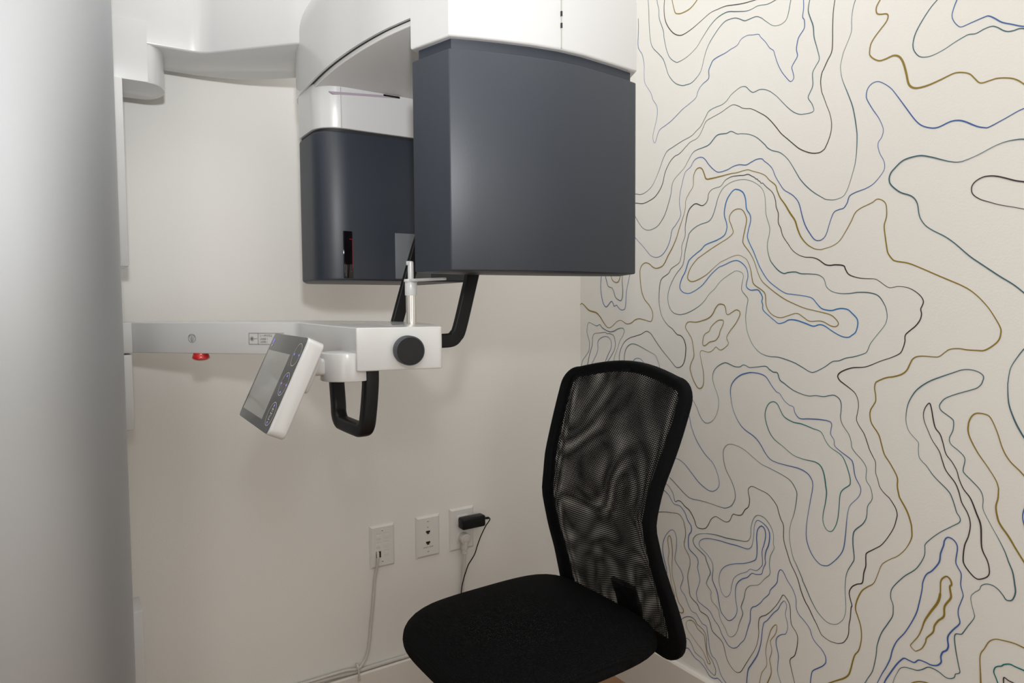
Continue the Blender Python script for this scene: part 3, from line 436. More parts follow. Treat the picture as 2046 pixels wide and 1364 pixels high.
# rotating arm (white shell over both heads)
front_head = [(-.9165, -.768), (-.897, -.841), (-.862, -.853), (-.829, -.8625), (-.785, -.873), (-.74, -.8795), (-.70, -.880), (-.66, -.876), (-.62, -.8715), (-.586, -.866), (-.547, -.787),
              (-.61, -.762), (-.69, -.746), (-.76, -.738), (-.82, -.736), (-.88, -.742)]
left = smooth_poly([(-.917, -.769, 0), (-.9345, -.699, 0), (-.947, -.61, 0), (-.953, -.507, 0), (-.951, -.40, 0), (-.943, -.30, 0), (-.915, -.235, 0)], 4)
shell = [(p.x, p.y) for p in left]+[(-.88, -.205), (-.80, -.19), (-.70, -.195), (-.61, -.23), (-.55, -.30), (-.515, -.40), (-.50, -.50), (-.505, -.62), (-.52, -.71), (-.547, -.787)]
shell = shell[::-1]+front_head[1:10]
# orientation: shell goes right-back ... left ... front ; make CCW
def ccw(p):
    a = sum(p[i][0]*p[(i+1) % len(p)][1]-p[(i+1) % len(p)][0]*p[i][1] for i in range(len(p)))
    return p if a > 0 else p[::-1]
shell = ccw(shell); fh = ccw(front_head)
g = G(); rows = []
prof = [(0, 1.492), (0, 1.52), (0, 1.56), (0, 1.598)]+[(.1*(1-math.cos(t)), 1.598+.1*math.sin(t)) for t in [PI/2*k/20 for k in range(1, 21)]]
for d, z in prof: rows.append([(x, y, z) for x, y in (inset(shell, d) if d else shell)])
rows[0] = [(x, y, 1.4905) for x, y in inset(shell, .0012)]
vs = g.grid(rows, closed_u=True); g.bm.faces.new(vs[-1])
inner = inset(shell, .0042); vi = [g.bm.verts.new((x, y, 1.490)) for x, y in inner]; vi2 = [g.bm.verts.new((x, y, 1.500)) for x, y in inner]
n = len(inner)
for i in range(n):
    j = (i+1) % n
    g.bm.faces.new((vs[0][i], vi[i], vi[j], vs[0][j])); g.bm.faces.new((vi[i], vi2[i], vi2[j], vi[j]))
g.bm.faces.new(vi2)
ra = None
# skirt over the front head, part of the same shell
g.prism(inset(fh, -.001), 1.4455, 1.55, .0035, 3, which='bottom')
ra = part(g, 'rotating_arm', M['white'], xr, recalc=True, sharp=40)
part(G().prism(inset(shell, .0043), 1.4912, 1.499), 'seal_strip', M['black_gap'], ra)
part(G().prism(inset(shell, .0095), 1.4845, 1.495, .0018, 3, which='bottom'), 'underside_cover', M['white_in'], ra)
# seam marks on the white cover above the front head
g = G(); P0 = Vector((-.741, -.8818, 0))
g.box(P0.x-.0004, P0.x+.0004, P0.y-.0006, P0.y+.004, 1.447, 1.60)
part(g, 'cover_seam', M['plate_line'], ra)
g = G()
for z in (1.494, 1.478): g.box(P0.x-.0009, P0.x+.0009, P0.y-.0009, P0.y+.004, z-.0035, z+.0035)
part(g, 'cover_clip', M['black_gap'], ra)
# x-ray head (front)
xh = part(G().prism(fh, 1.137, 1.430, .0022, 2, which='all'), 'xray_head', M['graphite'], xr, sharp=30)
part(G().prism(inset(fh, .008), 1.425, 1.449), 'head_neck', M['graphite'], xh, sharp=30)
# sensor head (rear)
sh = fillet([(-.640, -.440), (-.9445, -.440), (-.9445, -.318), (-.905, -.205), (-.640, -.20)], [.02, .082, .05, .03, .01], 14)
sh = ccw(sh)
sn = part(G().prism(sh, 1.137, 1.4065, .004, 3, which='caps'), 'sensor_head', M['graphite'], xr, sharp=30)
wn = part(G().prism(inset(sh, -.0006), 1.411, 1.496, .002, 2, which='bottom'), 'sensor_top_cover', M['white'], sn)
part(G().prism(inset(sh, .004), 1.404, 1.413), 'shadow_gap', M['black_gap'], sn)
g = G(); g.box(-.9040, -.9032, -.4412, -.435, 1.412, 1.4834); part(g, 'cover_seam', M['plate_line'], sn)
g = G(); g.poly([(-.9255, -.4418, 1.4725), (-.9185, -.4418, 1.4690), (-.7895, -.4418, 1.4805), (-.7930, -.4418, 1.4842)][::1])
bmesh.ops.recalc_face_normals(g.bm, faces=g.bm.faces)
r_ = bmesh.ops.extrude_face_region(g.bm, geom=list(g.bm.faces)); bmesh.ops.translate(g.bm, vec=(0, .004, 0), verts=[v for v in r_['geom'] if isinstance(v, bmesh.types.BMVert)])
part(g, 'slot_window', M['mauve'], sn, recalc=True)
g = G(); g.prism([(-.822, -.4422), (-.7895, -.4422), (-.7895, -.440), (-.822, -.440)], 1.4803, 1.4835); part(g, 'slot_shutter', M['dark_glass'], sn)
lw = part(G().box(-.9042, -.8868, -.4412, -.435, 1.1412, 1.2268, .0006), 'laser_window', M['dark_glass'], sn)
g = G()
g.box(-.8878, -.8872, -.4416, -.441, 1.160, 1.212); g.box(-.8930, -.8878, -.4416, -.441, 1.2117, 1.2126); g.box(-.8910, -.8885, -.4416, -.441, 1.1530, 1.1538)
part(g, 'laser_glow', M['laser'], sn)
part(G().box(-.8030, -.7280, -.4408, -.435, 1.1415, 1.2280, .0008), 'sensor_window', M['frost'], sn)

# lower positioning arm
pa_poly = fillet([(-1.31, -.115), (-1.24, -.1855), (-1.058, -.3810), (-.992, -.452), (-1.022, -.8145), (-.9115, -.8395), (-.860, -.70), (-.834, -.56), (-.842, -.47), (-.876, -.385), (-.932, -.265), (-1.05, -.16), (-1.15, -.10), (-1.24, -.07), (-1.31, -.065)],
                 [0, .0, 0, .03, .003, .005, .05, .05, .05, .1, .1, .1, .1, .1, 0], 7)
pa = part(G().prism(ccw(pa_poly), 1.0055, 1.0620, .0018, 3, which='caps'), 'positioning_arm', M['white'], xr, sharp=30)
part(G().box(-1.32, -1.2295, -.206, -.10, 1.0052, 1.0618, .002), 'arm_carriage', M['white'], xr)
# glossy touch strip on the table top
g = G(); g.prism(ccw([(-.975, -.62), (-.952, -.74), (-.925, -.745), (-.935, -.60)]), 1.0618, 1.0624); part(g, 'touch_strip', M['mauve'], pa)
# emergency button
eb = part(G().lathe([(0, .9915), (.006, .9918), (.0115, .9930), (.0148, .9958), (.0152, .9985), (.0140, 1.0015), (.0132, 1.004), (.0132, 1.0062)], 36, Matrix.Translation((-1.126, -.292, 0))), 'emergency_button', M['red'], xr)
g = G(); stroke(g, circ(0, 0, .0050, 20), .0008, fr((-1.126, -.292, .9913), (1, 0, 0), (0, -1, 0))); part(g, 'button_mark', M['white_in'], eb)
# printed marks on the arm face
ax = Vector((.682, -.731, 0)); nrm = Vector((-.731, -.682, 0)).normalized()
F = fr(Vector((-1.1401, -.2926, 1.0334))+nrm*.0008, ax, (0, 0, 1))
g = G(); stroke(g, circ(0, 0, .0077, 40), .0007, F, True)
stroke(g, [(-.0061, .0046), (.0061, .0046)], .0007, F)
stroke(g, [(-.0061, .0046), (-.0009, -.0062)], .0006, F); stroke(g, [(.0061, .0046), (.0009, -.0062)], .0006, F)
stroke(g, [(0, .0030), (0, -.0020)], .0012, F); stroke(g, circ(0, -.0043, .0015, 14), .0006, F, True)
part(g, 'stop_symbol', M['ink'], pa)
F = fr(Vector((-1.0593, -.3795, 1.0332))+nrm*.0012, ax, (0, 0, 1))
g = G(); W_ = .070
stroke(g, [(0, .0099), (W_, .0099), (W_, -.0099), (0, -.0099)], .0008, F, False); stroke(g, [(0, -.0099), (0, .0099)], .0008, F); stroke(g, [(.0186, -.0099), (.0186, .0099)], .0007, F)
cx_ = .0062
g.poly([F @ Vector((cx_+.0023*math.cos(a), .0002+.0023*math.sin(a), 0)) for a in [2*PI*i/16 for i in range(16)]])
for i in range(12):
    a = 2*PI*i/12; r1 = .0112 if i == 0 else .0042
    stroke(g, [(cx_+.0026*math.cos(a), .0002+.0026*math.sin(a)), (cx_+r1*math.cos(a), .0002+r1*math.sin(a))], .0006, F)
# katakana line drawn in strokes, then the two latin lines
def kana(x, y, s, strokes):
    for st in strokes: stroke(g, [(x+px*s, y+py*s) for px, py in st], .00055, F)
KS = [[[(.1, 1), (.1, 0), (.9, .6)]], [[(.05, .5), (.95, .5)]],
      [[(.0, .62), (.85, .7)], [(.25, .95), (.25, .4)], [(.62, 1), (.6, .3), (.35, 0)], [(.8, 1), (.85, .85)], [(.93, 1.02), (.98, .88)]],
      [[(.35, 1), (.05, .5)], [(.3, .8), (.9, .8), (.7, .35), (.2, 0)]],
      [[(.2, .95), (.8, .95)], [(.05, .65), (.95, .65), (.75, .25), (.25, 0)]],
      [[(.1, .9), (.8, .9), (.5, .4), (.05, 0)], [(.5, .4), (.95, 0)]]]
for i, k in enumerate(KS): kana(.0226+i*.0041, .0038, .0036, k)
put_text(g, 'LASER 1', .0046, F @ Matrix.Translation((.0224, -.0004, 0)), 'LEFT')
put_text(g, 'L\u00c1SER 1', .0046, F @ Matrix.Translation((.0224, -.0056, 0)), 'LEFT')
part(g, 'laser_label', M['ink'], pa)
# knob on the front face
kn = Vector((-.2216, -.975, 0)); kx = Vector((.975, -.2216, 0))
F = fr((-.9575, -.8288, 1.0318), kx, (0, 0, 1)); F = F if (F.to_3x3() @ Vector((0, 0, 1))).dot(kn) > 0 else F @ Matrix.Rotation(PI, 4, 'X')
kb = part(G().lathe([(.0193, -.002), (.0193, .0175), (.0188, .0192), (.0175, .0198), (0, .0198)], 48, F), 'adjust_knob', M['graphite'], xr)
part(G().lathe([(.0176, .0196), (.0172, .0203), (0, .0203)], 48, F), 'knob_cap', M['black_plastic'], kb)
# pivot under the arm corner and bracket to the control panel
pv = part(G().prism(circ(-1.0205, -.775, .0352, 48), .9920, 1.0290, .0015, 2, which='caps'), 'pivot_housing', M['white'], xr)
# upright patient handle (flat bar loop)
hx = lambda z: -.814+.30*(z-1.044)
hl = lambda z: hx(z)-.0145+.01*(z-1.05)
loop = [(-.865, -.705, 1.035), (-.845, -.705, 1.035), (-.826, -.705, 1.036), (-.818, -.705, 1.042), (hx(1.055), -.705, 1.055), (hx(1.12), -.703, 1.12), (hx(1.20), -.699, 1.20), (hx(1.232), -.690, 1.232), (hx(1.247), -.670, 1.247),
        (hx(1.25), -.62, 1.25), (hl(1.25), -.56, 1.25), (hl(1.247), -.520, 1.247), (hl(1.232), -.500, 1.232), (hl(1.20), -.492, 1.20), (hl(1.12), -.490, 1.12), (hl(1.055), -.490, 1.055), (hl(1.042), -.490, 1.042), (-.840, -.490, 1.036), (-.86, -.488, 1.035)]
def bar(path, wa, wb, ref, r=.003):
    sect = rrect(wa, wb, r, 4); g = G(); P = smooth_poly(path, 4); b = bmesh.new(); rings = []; n = len(P)
    for i in range(n):
        t = (P[min(i+1, n-1)]-P[max(i-1, 0)]).normalized(); u = Vector(ref(P[i])); sd = t.cross(u).normalized(); u = sd.cross(t).normalized()
        rings.append([b.verts.new(P[i]+sd*a+u*c) for a, c in sect])
    k = len(sect)
    for A, B_ in zip(rings, rings[1:]):
        for j in range(k): b.faces.new((A[j], A[(j+1) % k], B_[(j+1) % k], B_[j]))
    b.faces.new(rings[0][::-1]); b.faces.new(rings[-1]); bmesh.ops.recalc_face_normals(b, faces=b.faces)
    for f in b.faces: f.smooth = True
    return g.add(b)
# width lies in the X-Z plane, thickness along Y for the legs
def refY(p): return (0, 1, 0)
P1 = loop[:7]; P3 = loop[13:]
g = bar(loop[:8], .022, .011, refY)
mid = loop[7:13]
def refmid(p): return (1, 0, -.0)
gm = G(); gm.box(hx(1.25)-.018, hx(1.25)+.010, -.699, -.490, 1.226, 1.250, .004)
g2 = bar(loop[12:], .022, .011, refY)
hb = bmesh.new()
for gg in (g2, gm):
    g.add(gg.bm)
part(g, 'upright_handle', M['black_plastic'], xr, label='black upright handle behind the white arm', sharp=40)
# lower hand grip loop
low = [(-1.004, -.680, 1.010), (-1.004, -.6815, .985), (-1.004, -.687, .950), (-1.005, -.692, .934), (-1.005, -.702, .9245), (-1.004, -.716, .9225), (-1.003, -.760, .9220), (-1.002, -.778, .9225), (-1.001, -.7895, .929), (-1.0, -.7945, .945), (-.998, -.799, .985), (-.998, -.800, 1.010)]
part(bar(low, .0185, .020, lambda p: (1, 0, 0), .006), 'hand_grip', M['black_plastic'], xr, label='black hand grip loop hanging under the arm', sharp=50)
# chin rest
cr = part(G().lathe([(.0078, 1.060), (.0078, 1.1075)], 28, Matrix.Translation((-.8890, -.6945, 0))), 'chin_rest', M['chrome'], xr)
g = G(); T0 = Matrix.Translation((-.8890, -.6945, 0))
g.lathe([(.0086, 1.1055), (.0092, 1.107), (.0092, 1.1255), (.0088, 1.1265)], 28, T0)
g.lathe([(.0104, 1.1262), (.0106, 1.1275), (.0106, 1.1295), (.0100, 1.1305), (0, 1.1305)], 28, T0)
part(g, 'rest_collar', M['white'], cr)
g = G(); g.lathe([(.0045, 1.129), (.0045, 1.154), (.0042, 1.157), (0, 1.1575)], 20, T0)
g.box(-.8955, -.8865, -.6975, -.6915, 1.1515, 1.1580, .001)
part(g, 'bite_post', M['white'], cr)
a_ = Vector((-.8890, -.6945, 0)); b_ = Vector((-.8720, -.7740, 0)); dd = (b_-a_).normalized(); sd = Vector((-dd.y, dd.x, 0))
pl = [a_+sd*.0085, a_-sd*.0085, b_-sd*.0045, b_+sd*.0045]
g = G().prism(ccw(fillet([(p.x, p.y) for p in pl], .004, 4)), 1.1268, 1.1306, .0008, 2, which='caps')
part(g, 'bite_fork', M['white'], cr)
# control panel
R3 = Matrix(((-.028, .417, -.908), (-1.0, -.013, .025), (-.001, .909, .417)))
ex = Vector((-.028, -1.0, -.001)).normalized(); ey = Vector((.417, -.013, .909)); ey = (ey-ex*ey.dot(ex)).normalized(); ez = ex.cross(ey)
F = fr((-1.1202, -.7787, .9993), ex, ey)
def panel_prism(pts, z0, z1, bevel=0., seg=3, which='all'):
    g = G().prism(ccw(pts), z0, z1, bevel, seg, which=which); bmesh.ops.transform(g.bm, matrix=F, verts=g.bm.verts); return g
cp = part(panel_prism(rrect(.1765, .1208, .010, 6), -.0205, 0, .0025, 3, 'caps'), 'control_panel', M['white'], xr, sharp=40)
part(panel_prism(rrect(.1685, .1190, .008, 6), -.001, .0004), 'panel_glass', M['panel_glass'], cp)
scr = [(-.0770, .0354), (-.0772, -.0481), (.0363, -.0481), (.0375, .0354)]
part(panel_prism(scr, .0002, .0006), 'display_screen', M['screen'], cp)
F2 = F @ Matrix.Translation((0, 0, .0007))
for cy in (.0370, 0., -.0372):
    g = G(); stroke(g, circ(.0668, cy, .0142, 48), .0007, F2, True); part(g, 'button_ring', M['cream_ink'], cp)
g = G(); tmp = [([(.0630, -.0312), (.0712, -.0312)]), [(.0650, -.0285), (.0650, -.0345)], [(.0690, -.0300), (.0690, -.0350)], [(.0625, -.0365), (.0712, -.0365), (.0712, -.0395)], [(.0640, -.0395), (.0640, -.0440), (.0700, -.0440)], [(.0670, -.0375), (.0670, -.0425)]]
for st in tmp: stroke(g, st, .0009, F2)
part(g, 'button_symbol', M['cream_ink'], cp)
g = G(); stroke(g, [(-.0725, .0425), (-.0680, .0425)], .0026, F2); part(g, 'power_mark', M['cream_ink'], cp)
def tri(x, y, a, s=.0019):
    g = G(); g.poly([F2 @ Vector((x+s*math.cos(a+k*2.0944)*1.2, y+s*math.sin(a+k*2.0944)*1.2, 0)) for k in range(3)]); part(g, 'arrow_light', M['blue_led'], cp)
for x, y, a in ((.0566, .0370, PI), (.0775, .0370, 0), (.0671, .0102, PI/2), (.0558, -.0001, PI), (.0777, -.0001, 0), (.0662, -.0105, -PI/2), (.0664, -.0268, PI/2), (.0664, -.0478, -PI/2)): tri(x, y, a)
g = G(); g.poly([F2 @ Vector(p) for p in ((-.0725, .0455, 0), (-.0687, .0455, 0), (-.0687, .0518, 0), (-.0725, .0518, 0))]); part(g, 'status_light', M['blue_led'], cp)
g = G(); stroke(g, [(.0650, 0), (.0686, 0)], .0010, F2); part(g, 'start_light', M['red_led'], cp)
# bracket behind the panel reaching the pivot
B0 = F @ Vector((.055, -.030, -.019)); 
g = G(); bk = [(-.012, -.0), (.004, -.0), (.004, -.020), (-.004, -.024), (-.012, -.020)]
g.box(.046, .066, -.002, .045, -.031, -.019, .004, 3, F)
part(g, 'panel_bracket', M['white'], cp)
g = G(); g.box(-1.090, -1.045, -.785, -.762, 1.000, 1.022, .005, 3)
part(g, 'bracket_link', M['white'], cp)

# ---------------------------------------------------------------- office chair
ch = thing('office_chair', (-.57, -.535, 0), 'black office chair with mesh back and padded seat facing the x-ray machine', 'chair')
def sX(z):           # side profile of the backrest
    pts = [(.36, -.330), (.43, -.343), (.50, -.363), (.58, -.391), (.66, -.411), (.74, -.396), (.82, -.365), (.90, -.336), (.98, -.308)]
    for (z0, x0), (z1, x1) in zip(pts, pts[1:]):
        if z <= z1 or z1 == .98:
            t = (z-z0)/(z1-z0); t = max(-.5, min(1.3, t)); return x0+(x1-x0)*t
def sXs(z): return (sX(z-.016)+2*sX(z)+sX(z+.016))/4
YC, HW = -.5455, .189
def cushion(cx, cy, cz, hx_, hy_, up, dn, n=3.4, nu=72, nv=20, dome=.006):
    g = G(); rows = []
    for i in range(nv+1):
        ph = -PI/2+PI*i/nv; c, s_ = math.cos(ph), math.sin(ph)
        rr = abs(c)**.33; hz = up if s_ > 0 else dn; row = []
        for j in range(nu):
            a = 2*PI*j/nu; ca, sa = math.cos(a), math.sin(a)
            nn = n+1.8*max(0, ca); k = (abs(ca)**nn+abs(sa)**nn)**(-1/nn)
            x, y = ca*k*rr, sa*k*rr
            z = hz*math.copysign(abs(s_)**.75, s_)
            if s_ > 0: z += dome*(1-rr)
            wide = 1
            z -= .006*max(0, -x-.55)**1.3*2.2; z += .004*x     # waterfall front, tilt
            row.append((cx+x*hx_, cy+y*hy_*wide, cz+z))
        rows.append(row)
    g.grid(rows, closed_u=True); return g
part(cushion(-.562, -.515, .410, .227, .214, .042, .020), 'seat', M['fabric'], ch, recalc=True, sharp=180)
# closed outline of the back (Y, Z)
def hz(z): return 1-.12*math.exp(-((z-.66)/.13)**2)-.05*max(0, min(1, (.62-z)/.1))
def outline(hw, zt, zb, rt, rb):
    o = []
    def arc(cy, cz, r, a0, a1, n=8):
        for i in range(n+1):
            a = a0+(a1-a0)*i/n; o.append((cy+r*math.cos(a), cz+r*math.sin(a)))
    arc(YC-hw+rb, zb+rb, rb, PI, 1.5*PI); 
    for k in range(1, 10): o.append((YC-hw+rb+(2*hw-2*rb)*k/10, zb))
    arc(YC+hw-rb, zb+rb, rb, 1.5*PI, 2*PI)
    for k in range(1, 24): o.append((YC+hw, zb+rb+(zt-rt-zb-rb)*k/24))
    arc(YC+hw-rt, zt-rt, rt, 0, PI/2)
    for k in range(1, 12): o.append((YC+hw-rt-(2*hw-2*rt)*k/12, zt+.022*math.sin(PI*k/12)))
    arc(YC-hw+rt, zt-rt, rt, PI/2, PI)
    for k in range(1, 24): o.append((YC-hw, zt-rt-(zt-rt-zb-rb)*k/24))
    return [(YC+(y-YC)*hz(z), z) for y, z in o]
ol = outline(HW, .932, .385, .037, .05)
# gentle wrap: sides come forward a little
def bx(y, z): return sXs(z)-.012*(abs(y-YC)/HW/hz(z))**2+.018
path = [(bx(y, z), y, z) for y, z in ol]
sect = rrect(.025, .022, .008, 4)
g = G(); b = bmesh.new(); P = [Vector(p) for p in path]; n = len(P); rings = []
for i in range(n):
    t = (P[(i+1) % n]-P[i-1]).normalized(); u = Vector((1, 0, 0)); sd = t.cross(u).normalized(); u = sd.cross(t).normalized()
    kw = 1+.55*max(0, min(1, (.60-P[i].z)/.2)); rings.append([b.verts.new(P[i]+sd*a*kw+u*c) for a, c in sect])
k = len(sect)
for i in range(n):
    for j in range(k): b.faces.new((rings[i][j], rings[i][(j+1) % k], rings[(i+1) % n][(j+1) % k], rings[(i+1) % n][j]))
bmesh.ops.recalc_face_normals(b, faces=b.faces)
for f in b.faces: f.smooth = True
g.add(b)
bf = part(g, 'back_frame', M['frame_fabric'], ch, sharp=60)
def mesh_layer(name, m_, off, warp, seed):
    g = G(); uvs = {}; rows = []; nz, ny = 70, 50
    uvl = None
    vs = []
    for i in range(nz+1):
        z = .378+(.962-.378)*i/nz; row = []
        for j in range(ny+1):
            v = -1+2*j/ny; y = YC+HW*v*hz(z)
            # keep inside the outline
            zz = z
            e = max(0, (1-v*v))
            x = bx(y, zz)+off*min(1, e*3)+warp*e*pnoise((y*9+seed, zz*7, seed))
            vert = g.bm.verts.new((x, y, zz)); dx = warp*1.6*pnoise((y*6+seed*2, zz*6, seed+4)); dz = warp*1.6*pnoise((y*6-seed, zz*6, seed+9))
            uvs[vert] = (y+dx, zz+dz); row.append(vert)
        vs.append(row)
    uvl = g.bm.loops.layers.uv.new('UVMap')
    def inside(y, z):
        v = abs(y-YC)/HW/hz(z)
        top = .932+.022*math.cos(v*PI/2)-(0 if v < .77 else .045*(1-math.sqrt(max(0, 1-((v-.77)/.23)**2))))
        return z < top and z > .384+(0 if v < .74 else .05*(1-math.sqrt(max(0, 1-((v-.74)/.26)**2))))
    for i in range(nz):
        for j in range(ny):
            q = (vs[i][j], vs[i][j+1], vs[i+1][j+1], vs[i+1][j])
            if not all(inside(v.co.y, v.co.z) for v in q): continue
            f = g.bm.faces.new(q); f.smooth = True
            for lp in f.loops: lp[uvl].uv = uvs[lp.vert]
    for v in list(g.bm.verts):
        if not v.link_faces: g.bm.verts.remove(v)
    return part(g, name, m_, ch, sharp=180)
mesh_layer('back_mesh', M['mesh_a'], -.009, .004, 1.3)
mesh_layer('back_mesh_liner', M['mesh_b'], .011, .006, 5.1)
# bracket under the seat up to the backrest, behind it
g = G()
sp = [(-.50, YC, .352), (-.40, YC, .345), (-.330, YC, .350), (-.300, YC, .385), (-.300, YC, .42), (-.310, YC, .45), (-.320, YC, .475)]
g.add(bar(sp, .055, .012, lambda p: (0, 1, 0), .004).bm) if False else None
P = smooth_poly(sp, 5)
g.sweep(P, rrect(.075, .012, .005, 4), False, (1, 0, .3))
part(g, 'back_bracket', M['chair_plastic'], ch)
g = G().box(-.70, -.43, -.63, -.445, .338, .366, .008, 3); part(g, 'seat_plate', M['chair_plastic'], ch)
part(G().lathe([(.014, .20), (.014, .345)], 24, Matrix.Translation((-.57, -.537, 0))), 'gas_lift', M['chrome'], ch)
part(G().lathe([(.026, .075), (.026, .215), (.022, .22)], 28, Matrix.Translation((-.57, -.537, 0))), 'lift_sleeve', M['chair_plastic'], ch)
bs = None
for k in range(5):
    a = 2*PI*k/5+.35; d = Vector((math.cos(a), math.sin(a), 0)); c0 = Vector((-.57, -.537, 0))
    g = G(); g.sweep([c0+d*.01+Vector((0, 0, .098)), c0+d*.10+Vector((0, 0, .092)), c0+d*.20+Vector((0, 0, .078)), c0+d*.255+Vector((0, 0, .072))], rrect(.036, .024, .008, 4))
    leg = part(g, 'base_leg', M['chair_plastic'], ch)
    cpos = c0+d*.245; F_ = fr(cpos+Vector((0, 0, .027)), d, (0, 0, 1))
    g = G()
    for s_ in (-1, 1): g.lathe([(0, -.007), (.022, -.007), (.026, -.004), (.026, .004), (.022, .007), (0, .007)], 24, F_ @ Matrix.Translation((0, 0, s_*.012)))
    g.lathe([(.006, -.004), (.006, .045)], 12, Matrix.Translation(cpos+Vector((0, 0, .027))))
    part(g, 'caster', M['chair_plastic'], leg)

# ---------------------------------------------------------------- wall plates, plugs and cables
def faceplate(x0, x1, z0, z1):
    g = G(); th = .0062; c = .005
    lo = [(x0, 0, z0), (x1, 0, z0), (x1, 0, z1), (x0, 0, z1)]; mid = [(x, -.0022, z) for x, _, z in lo]
    hi = [(x0+c, -th, z0+c), (x1-c, -th, z0+c), (x1-c, -th, z1-c), (x0+c, -th, z1-c)]
    g.grid([lo, mid, hi], closed_u=True); g.poly(hi); bmesh.ops.remove_doubles(g.bm, verts=g.bm.verts, dist=1e-5); return g
def screws(parent, xs):
    for x, z in xs:
        F_ = fr((x, -.0060, z), (1, 0, 0), (0, 0, 1))
        s_ = part(G().lathe([(.0031, -.001), (.0031, .0006), (.0022, .0012), (0, .0012)], 20, F_), 'screw', M['plate'], parent)
        g = G(); stroke(g, [(-.0018, .0004), (.0018, -.0004)], .0014, fr((x, -.0074, z), (1, 0, 0), (0, 0, 1))); part(g, 'screw_slot', M['black_gap'], s_)
# network plate
p1 = thing('network_wall_plate', (-.661, 0, .411), 'leftmost white wall plate with six small square ports and a grey cable', 'wall plate')
part(faceplate(-.6950, -.6275, .412, .523), 'faceplate', M['plate'], p1, recalc=True, sharp=15)
screws(p1, [(-.6621, .5093), (-.6626, .4286)])
for i, (x, z) in enumerate([(-.6732, .4935), (-.6510, .4935), (-.6732, .4708), (-.6510, .4708), (-.6510, .4478)]):
    pc = part(G().box(x-.0068, x+.0068, -.0064, -.005, z-.0074, z+.0074, .0003), 'port_cover', M['plate'], p1)
    g = G(); stroke(g, [(-.0068, .0077), (.0068, .0077)], .0006, fr((x, -.00675, z), (1, 0, 0), (0, 0, 1))); part(g, 'cover_edge', M['plate_line'], pc)
part(G().box(-.6797, -.6665, -.0066, -.004, .4393, .4556), 'open_port', M['black_gap'], p1)
# x-ray loop plate
p2 = thing('jack_wall_plate', (-.530, 0, .411), 'middle white wall plate with two dark phone jacks and small lettering', 'wall plate')
part(faceplate(-.5653, -.4953, .4118, .524), 'faceplate', M['plate'], p2, recalc=True, sharp=15)
screws(p2, [(-.5313, .5099), (-.5310, .4277)])
for z in (.4795, .4502):
    jk = part(G().prism([(-.5370, -.0067), (-.5252, -.0067), (-.5252, -.005), (-.5370, -.005)], z-.001, z+.0042), 'phone_jack', M['black_gap'], p2)
    g = G().box(-.5345, -.5278, -.0067, -.005, z-.0046, z-.0008); part(g, 'jack_notch', M['black_gap'], jk)
    g = G(); stroke(g, [(-.0068, .0048), (-.0068, -.0055), (.0068, -.0055), (.0068, .0048)], .0005, fr((-.5311, -.0066, z), (1, 0, 0), (0, 0, 1))); part(g, 'jack_rim', M['cable_white'], jk)
g = G(); F_ = fr((-.5309, -.0066, .4388), (1, 0, 0), (0, 0, 1)); put_text(g, 'X-RAY LOOP', .0050, F_); part(g, 'lettering', M['ink'], p2)
g = G(); stroke(g, [(-.0014, 0), (.0014, 0)], .0022, fr((-.5315, -.0066, .4934), (1, 0, 0), (0, 0, 1))); part(g, 'indicator', M['ink'], p2)
# power outlet
p3 = thing('outlet_wall_plate', (-.426, 0, .410), 'rightmost white wall plate, a power outlet with a black adapter plugged in', 'wall plate')
part(faceplate(-.4635, -.3882, .4107, .5286), 'faceplate', M['plate'], p3, recalc=True, sharp=15)
for z in (.495, .444): part(G().prism(circ(-.4258, -.0075, .0001, 3), z, z+.001) if False else G().box(-.4425, -.4090, -.0078, -.005, z-.0145, z+.0145, .004), 'socket_face', M['plate'], p3)
ad = thing('power_adapter', (-.404, -.02, .476), 'black power adapter block plugged into the outlet with thin black cord', 'power adapter')
part(G().box(-.4400, -.3672, -.0370, -.0075, .4745, .5058, .005, 3), 'adapter_body', M['black_plastic'], ad)
g = G(); g.lathe([(.0036, 0), (.0034, .010), (.0026, .013)], 14, fr((-.3680, -.0215, .4925), (0, 1, 0), (0, 0, 1)))
g = G(); g.tube([(-.3690, -.0215, .4920), (-.3600, -.0215, .4918), (-.3490, -.0215, .4905)], .0034)
part(g, 'strain_relief', M['black_plastic'], ad)
bc = smooth_poly([(-.3500, -.0215, .4906), (-.3462, -.0212, .4893), (-.3446, -.0208, .4850), (-.3500, -.020, .4772), (-.3573, -.0195, .4690), (-.3680, -.019, .452), (-.3762, -.0185, .4368), (-.3850, -.018, .416), (-.3928, -.0175, .3956), (-.4040, -.017, .3800), (-.4136, -.0165, .3677), (-.4220, -.016, .348), (-.4275, -.016, .3336), (-.436, -.016, .300), (-.438, -.018, .24), (-.43, -.022, .175), (-.42, -.03, .15), (-.41, -.04, .08), (-.40, -.06, .004), (-.34, -.07, .0035), (-.25, -.06, .0035)], 5)
part(G().tube(bc, .0016, 8), 'adapter_cord', M['black_plastic'], ad)
wp = thing('white_power_plug', (-.424, -.02, .42), 'round white power plug and cord below the black adapter', 'power plug')
F_ = fr((-.4240, 0, .4445), (1, 0, 0), (0, 0, 1)); F_ = F_ if (F_.to_3x3() @ Vector((0, 0, 1))).y < 0 else F_ @ Matrix.Rotation(PI, 4, 'X')
pb = part(G().lathe([(.0155, .0078), (.0160, .012), (.0160, .020), (.0145, .025), (.0130, .026), (0, .026)], 36, F_), 'plug_body', M['cable_white'], wp)
g = G(); stroke(g, circ(0, 0, .0098, 30), .0006, F_ @ Matrix.Translation((0, 0, .0262)), True); part(g, 'plug_ring', M['plate_line'], pb)
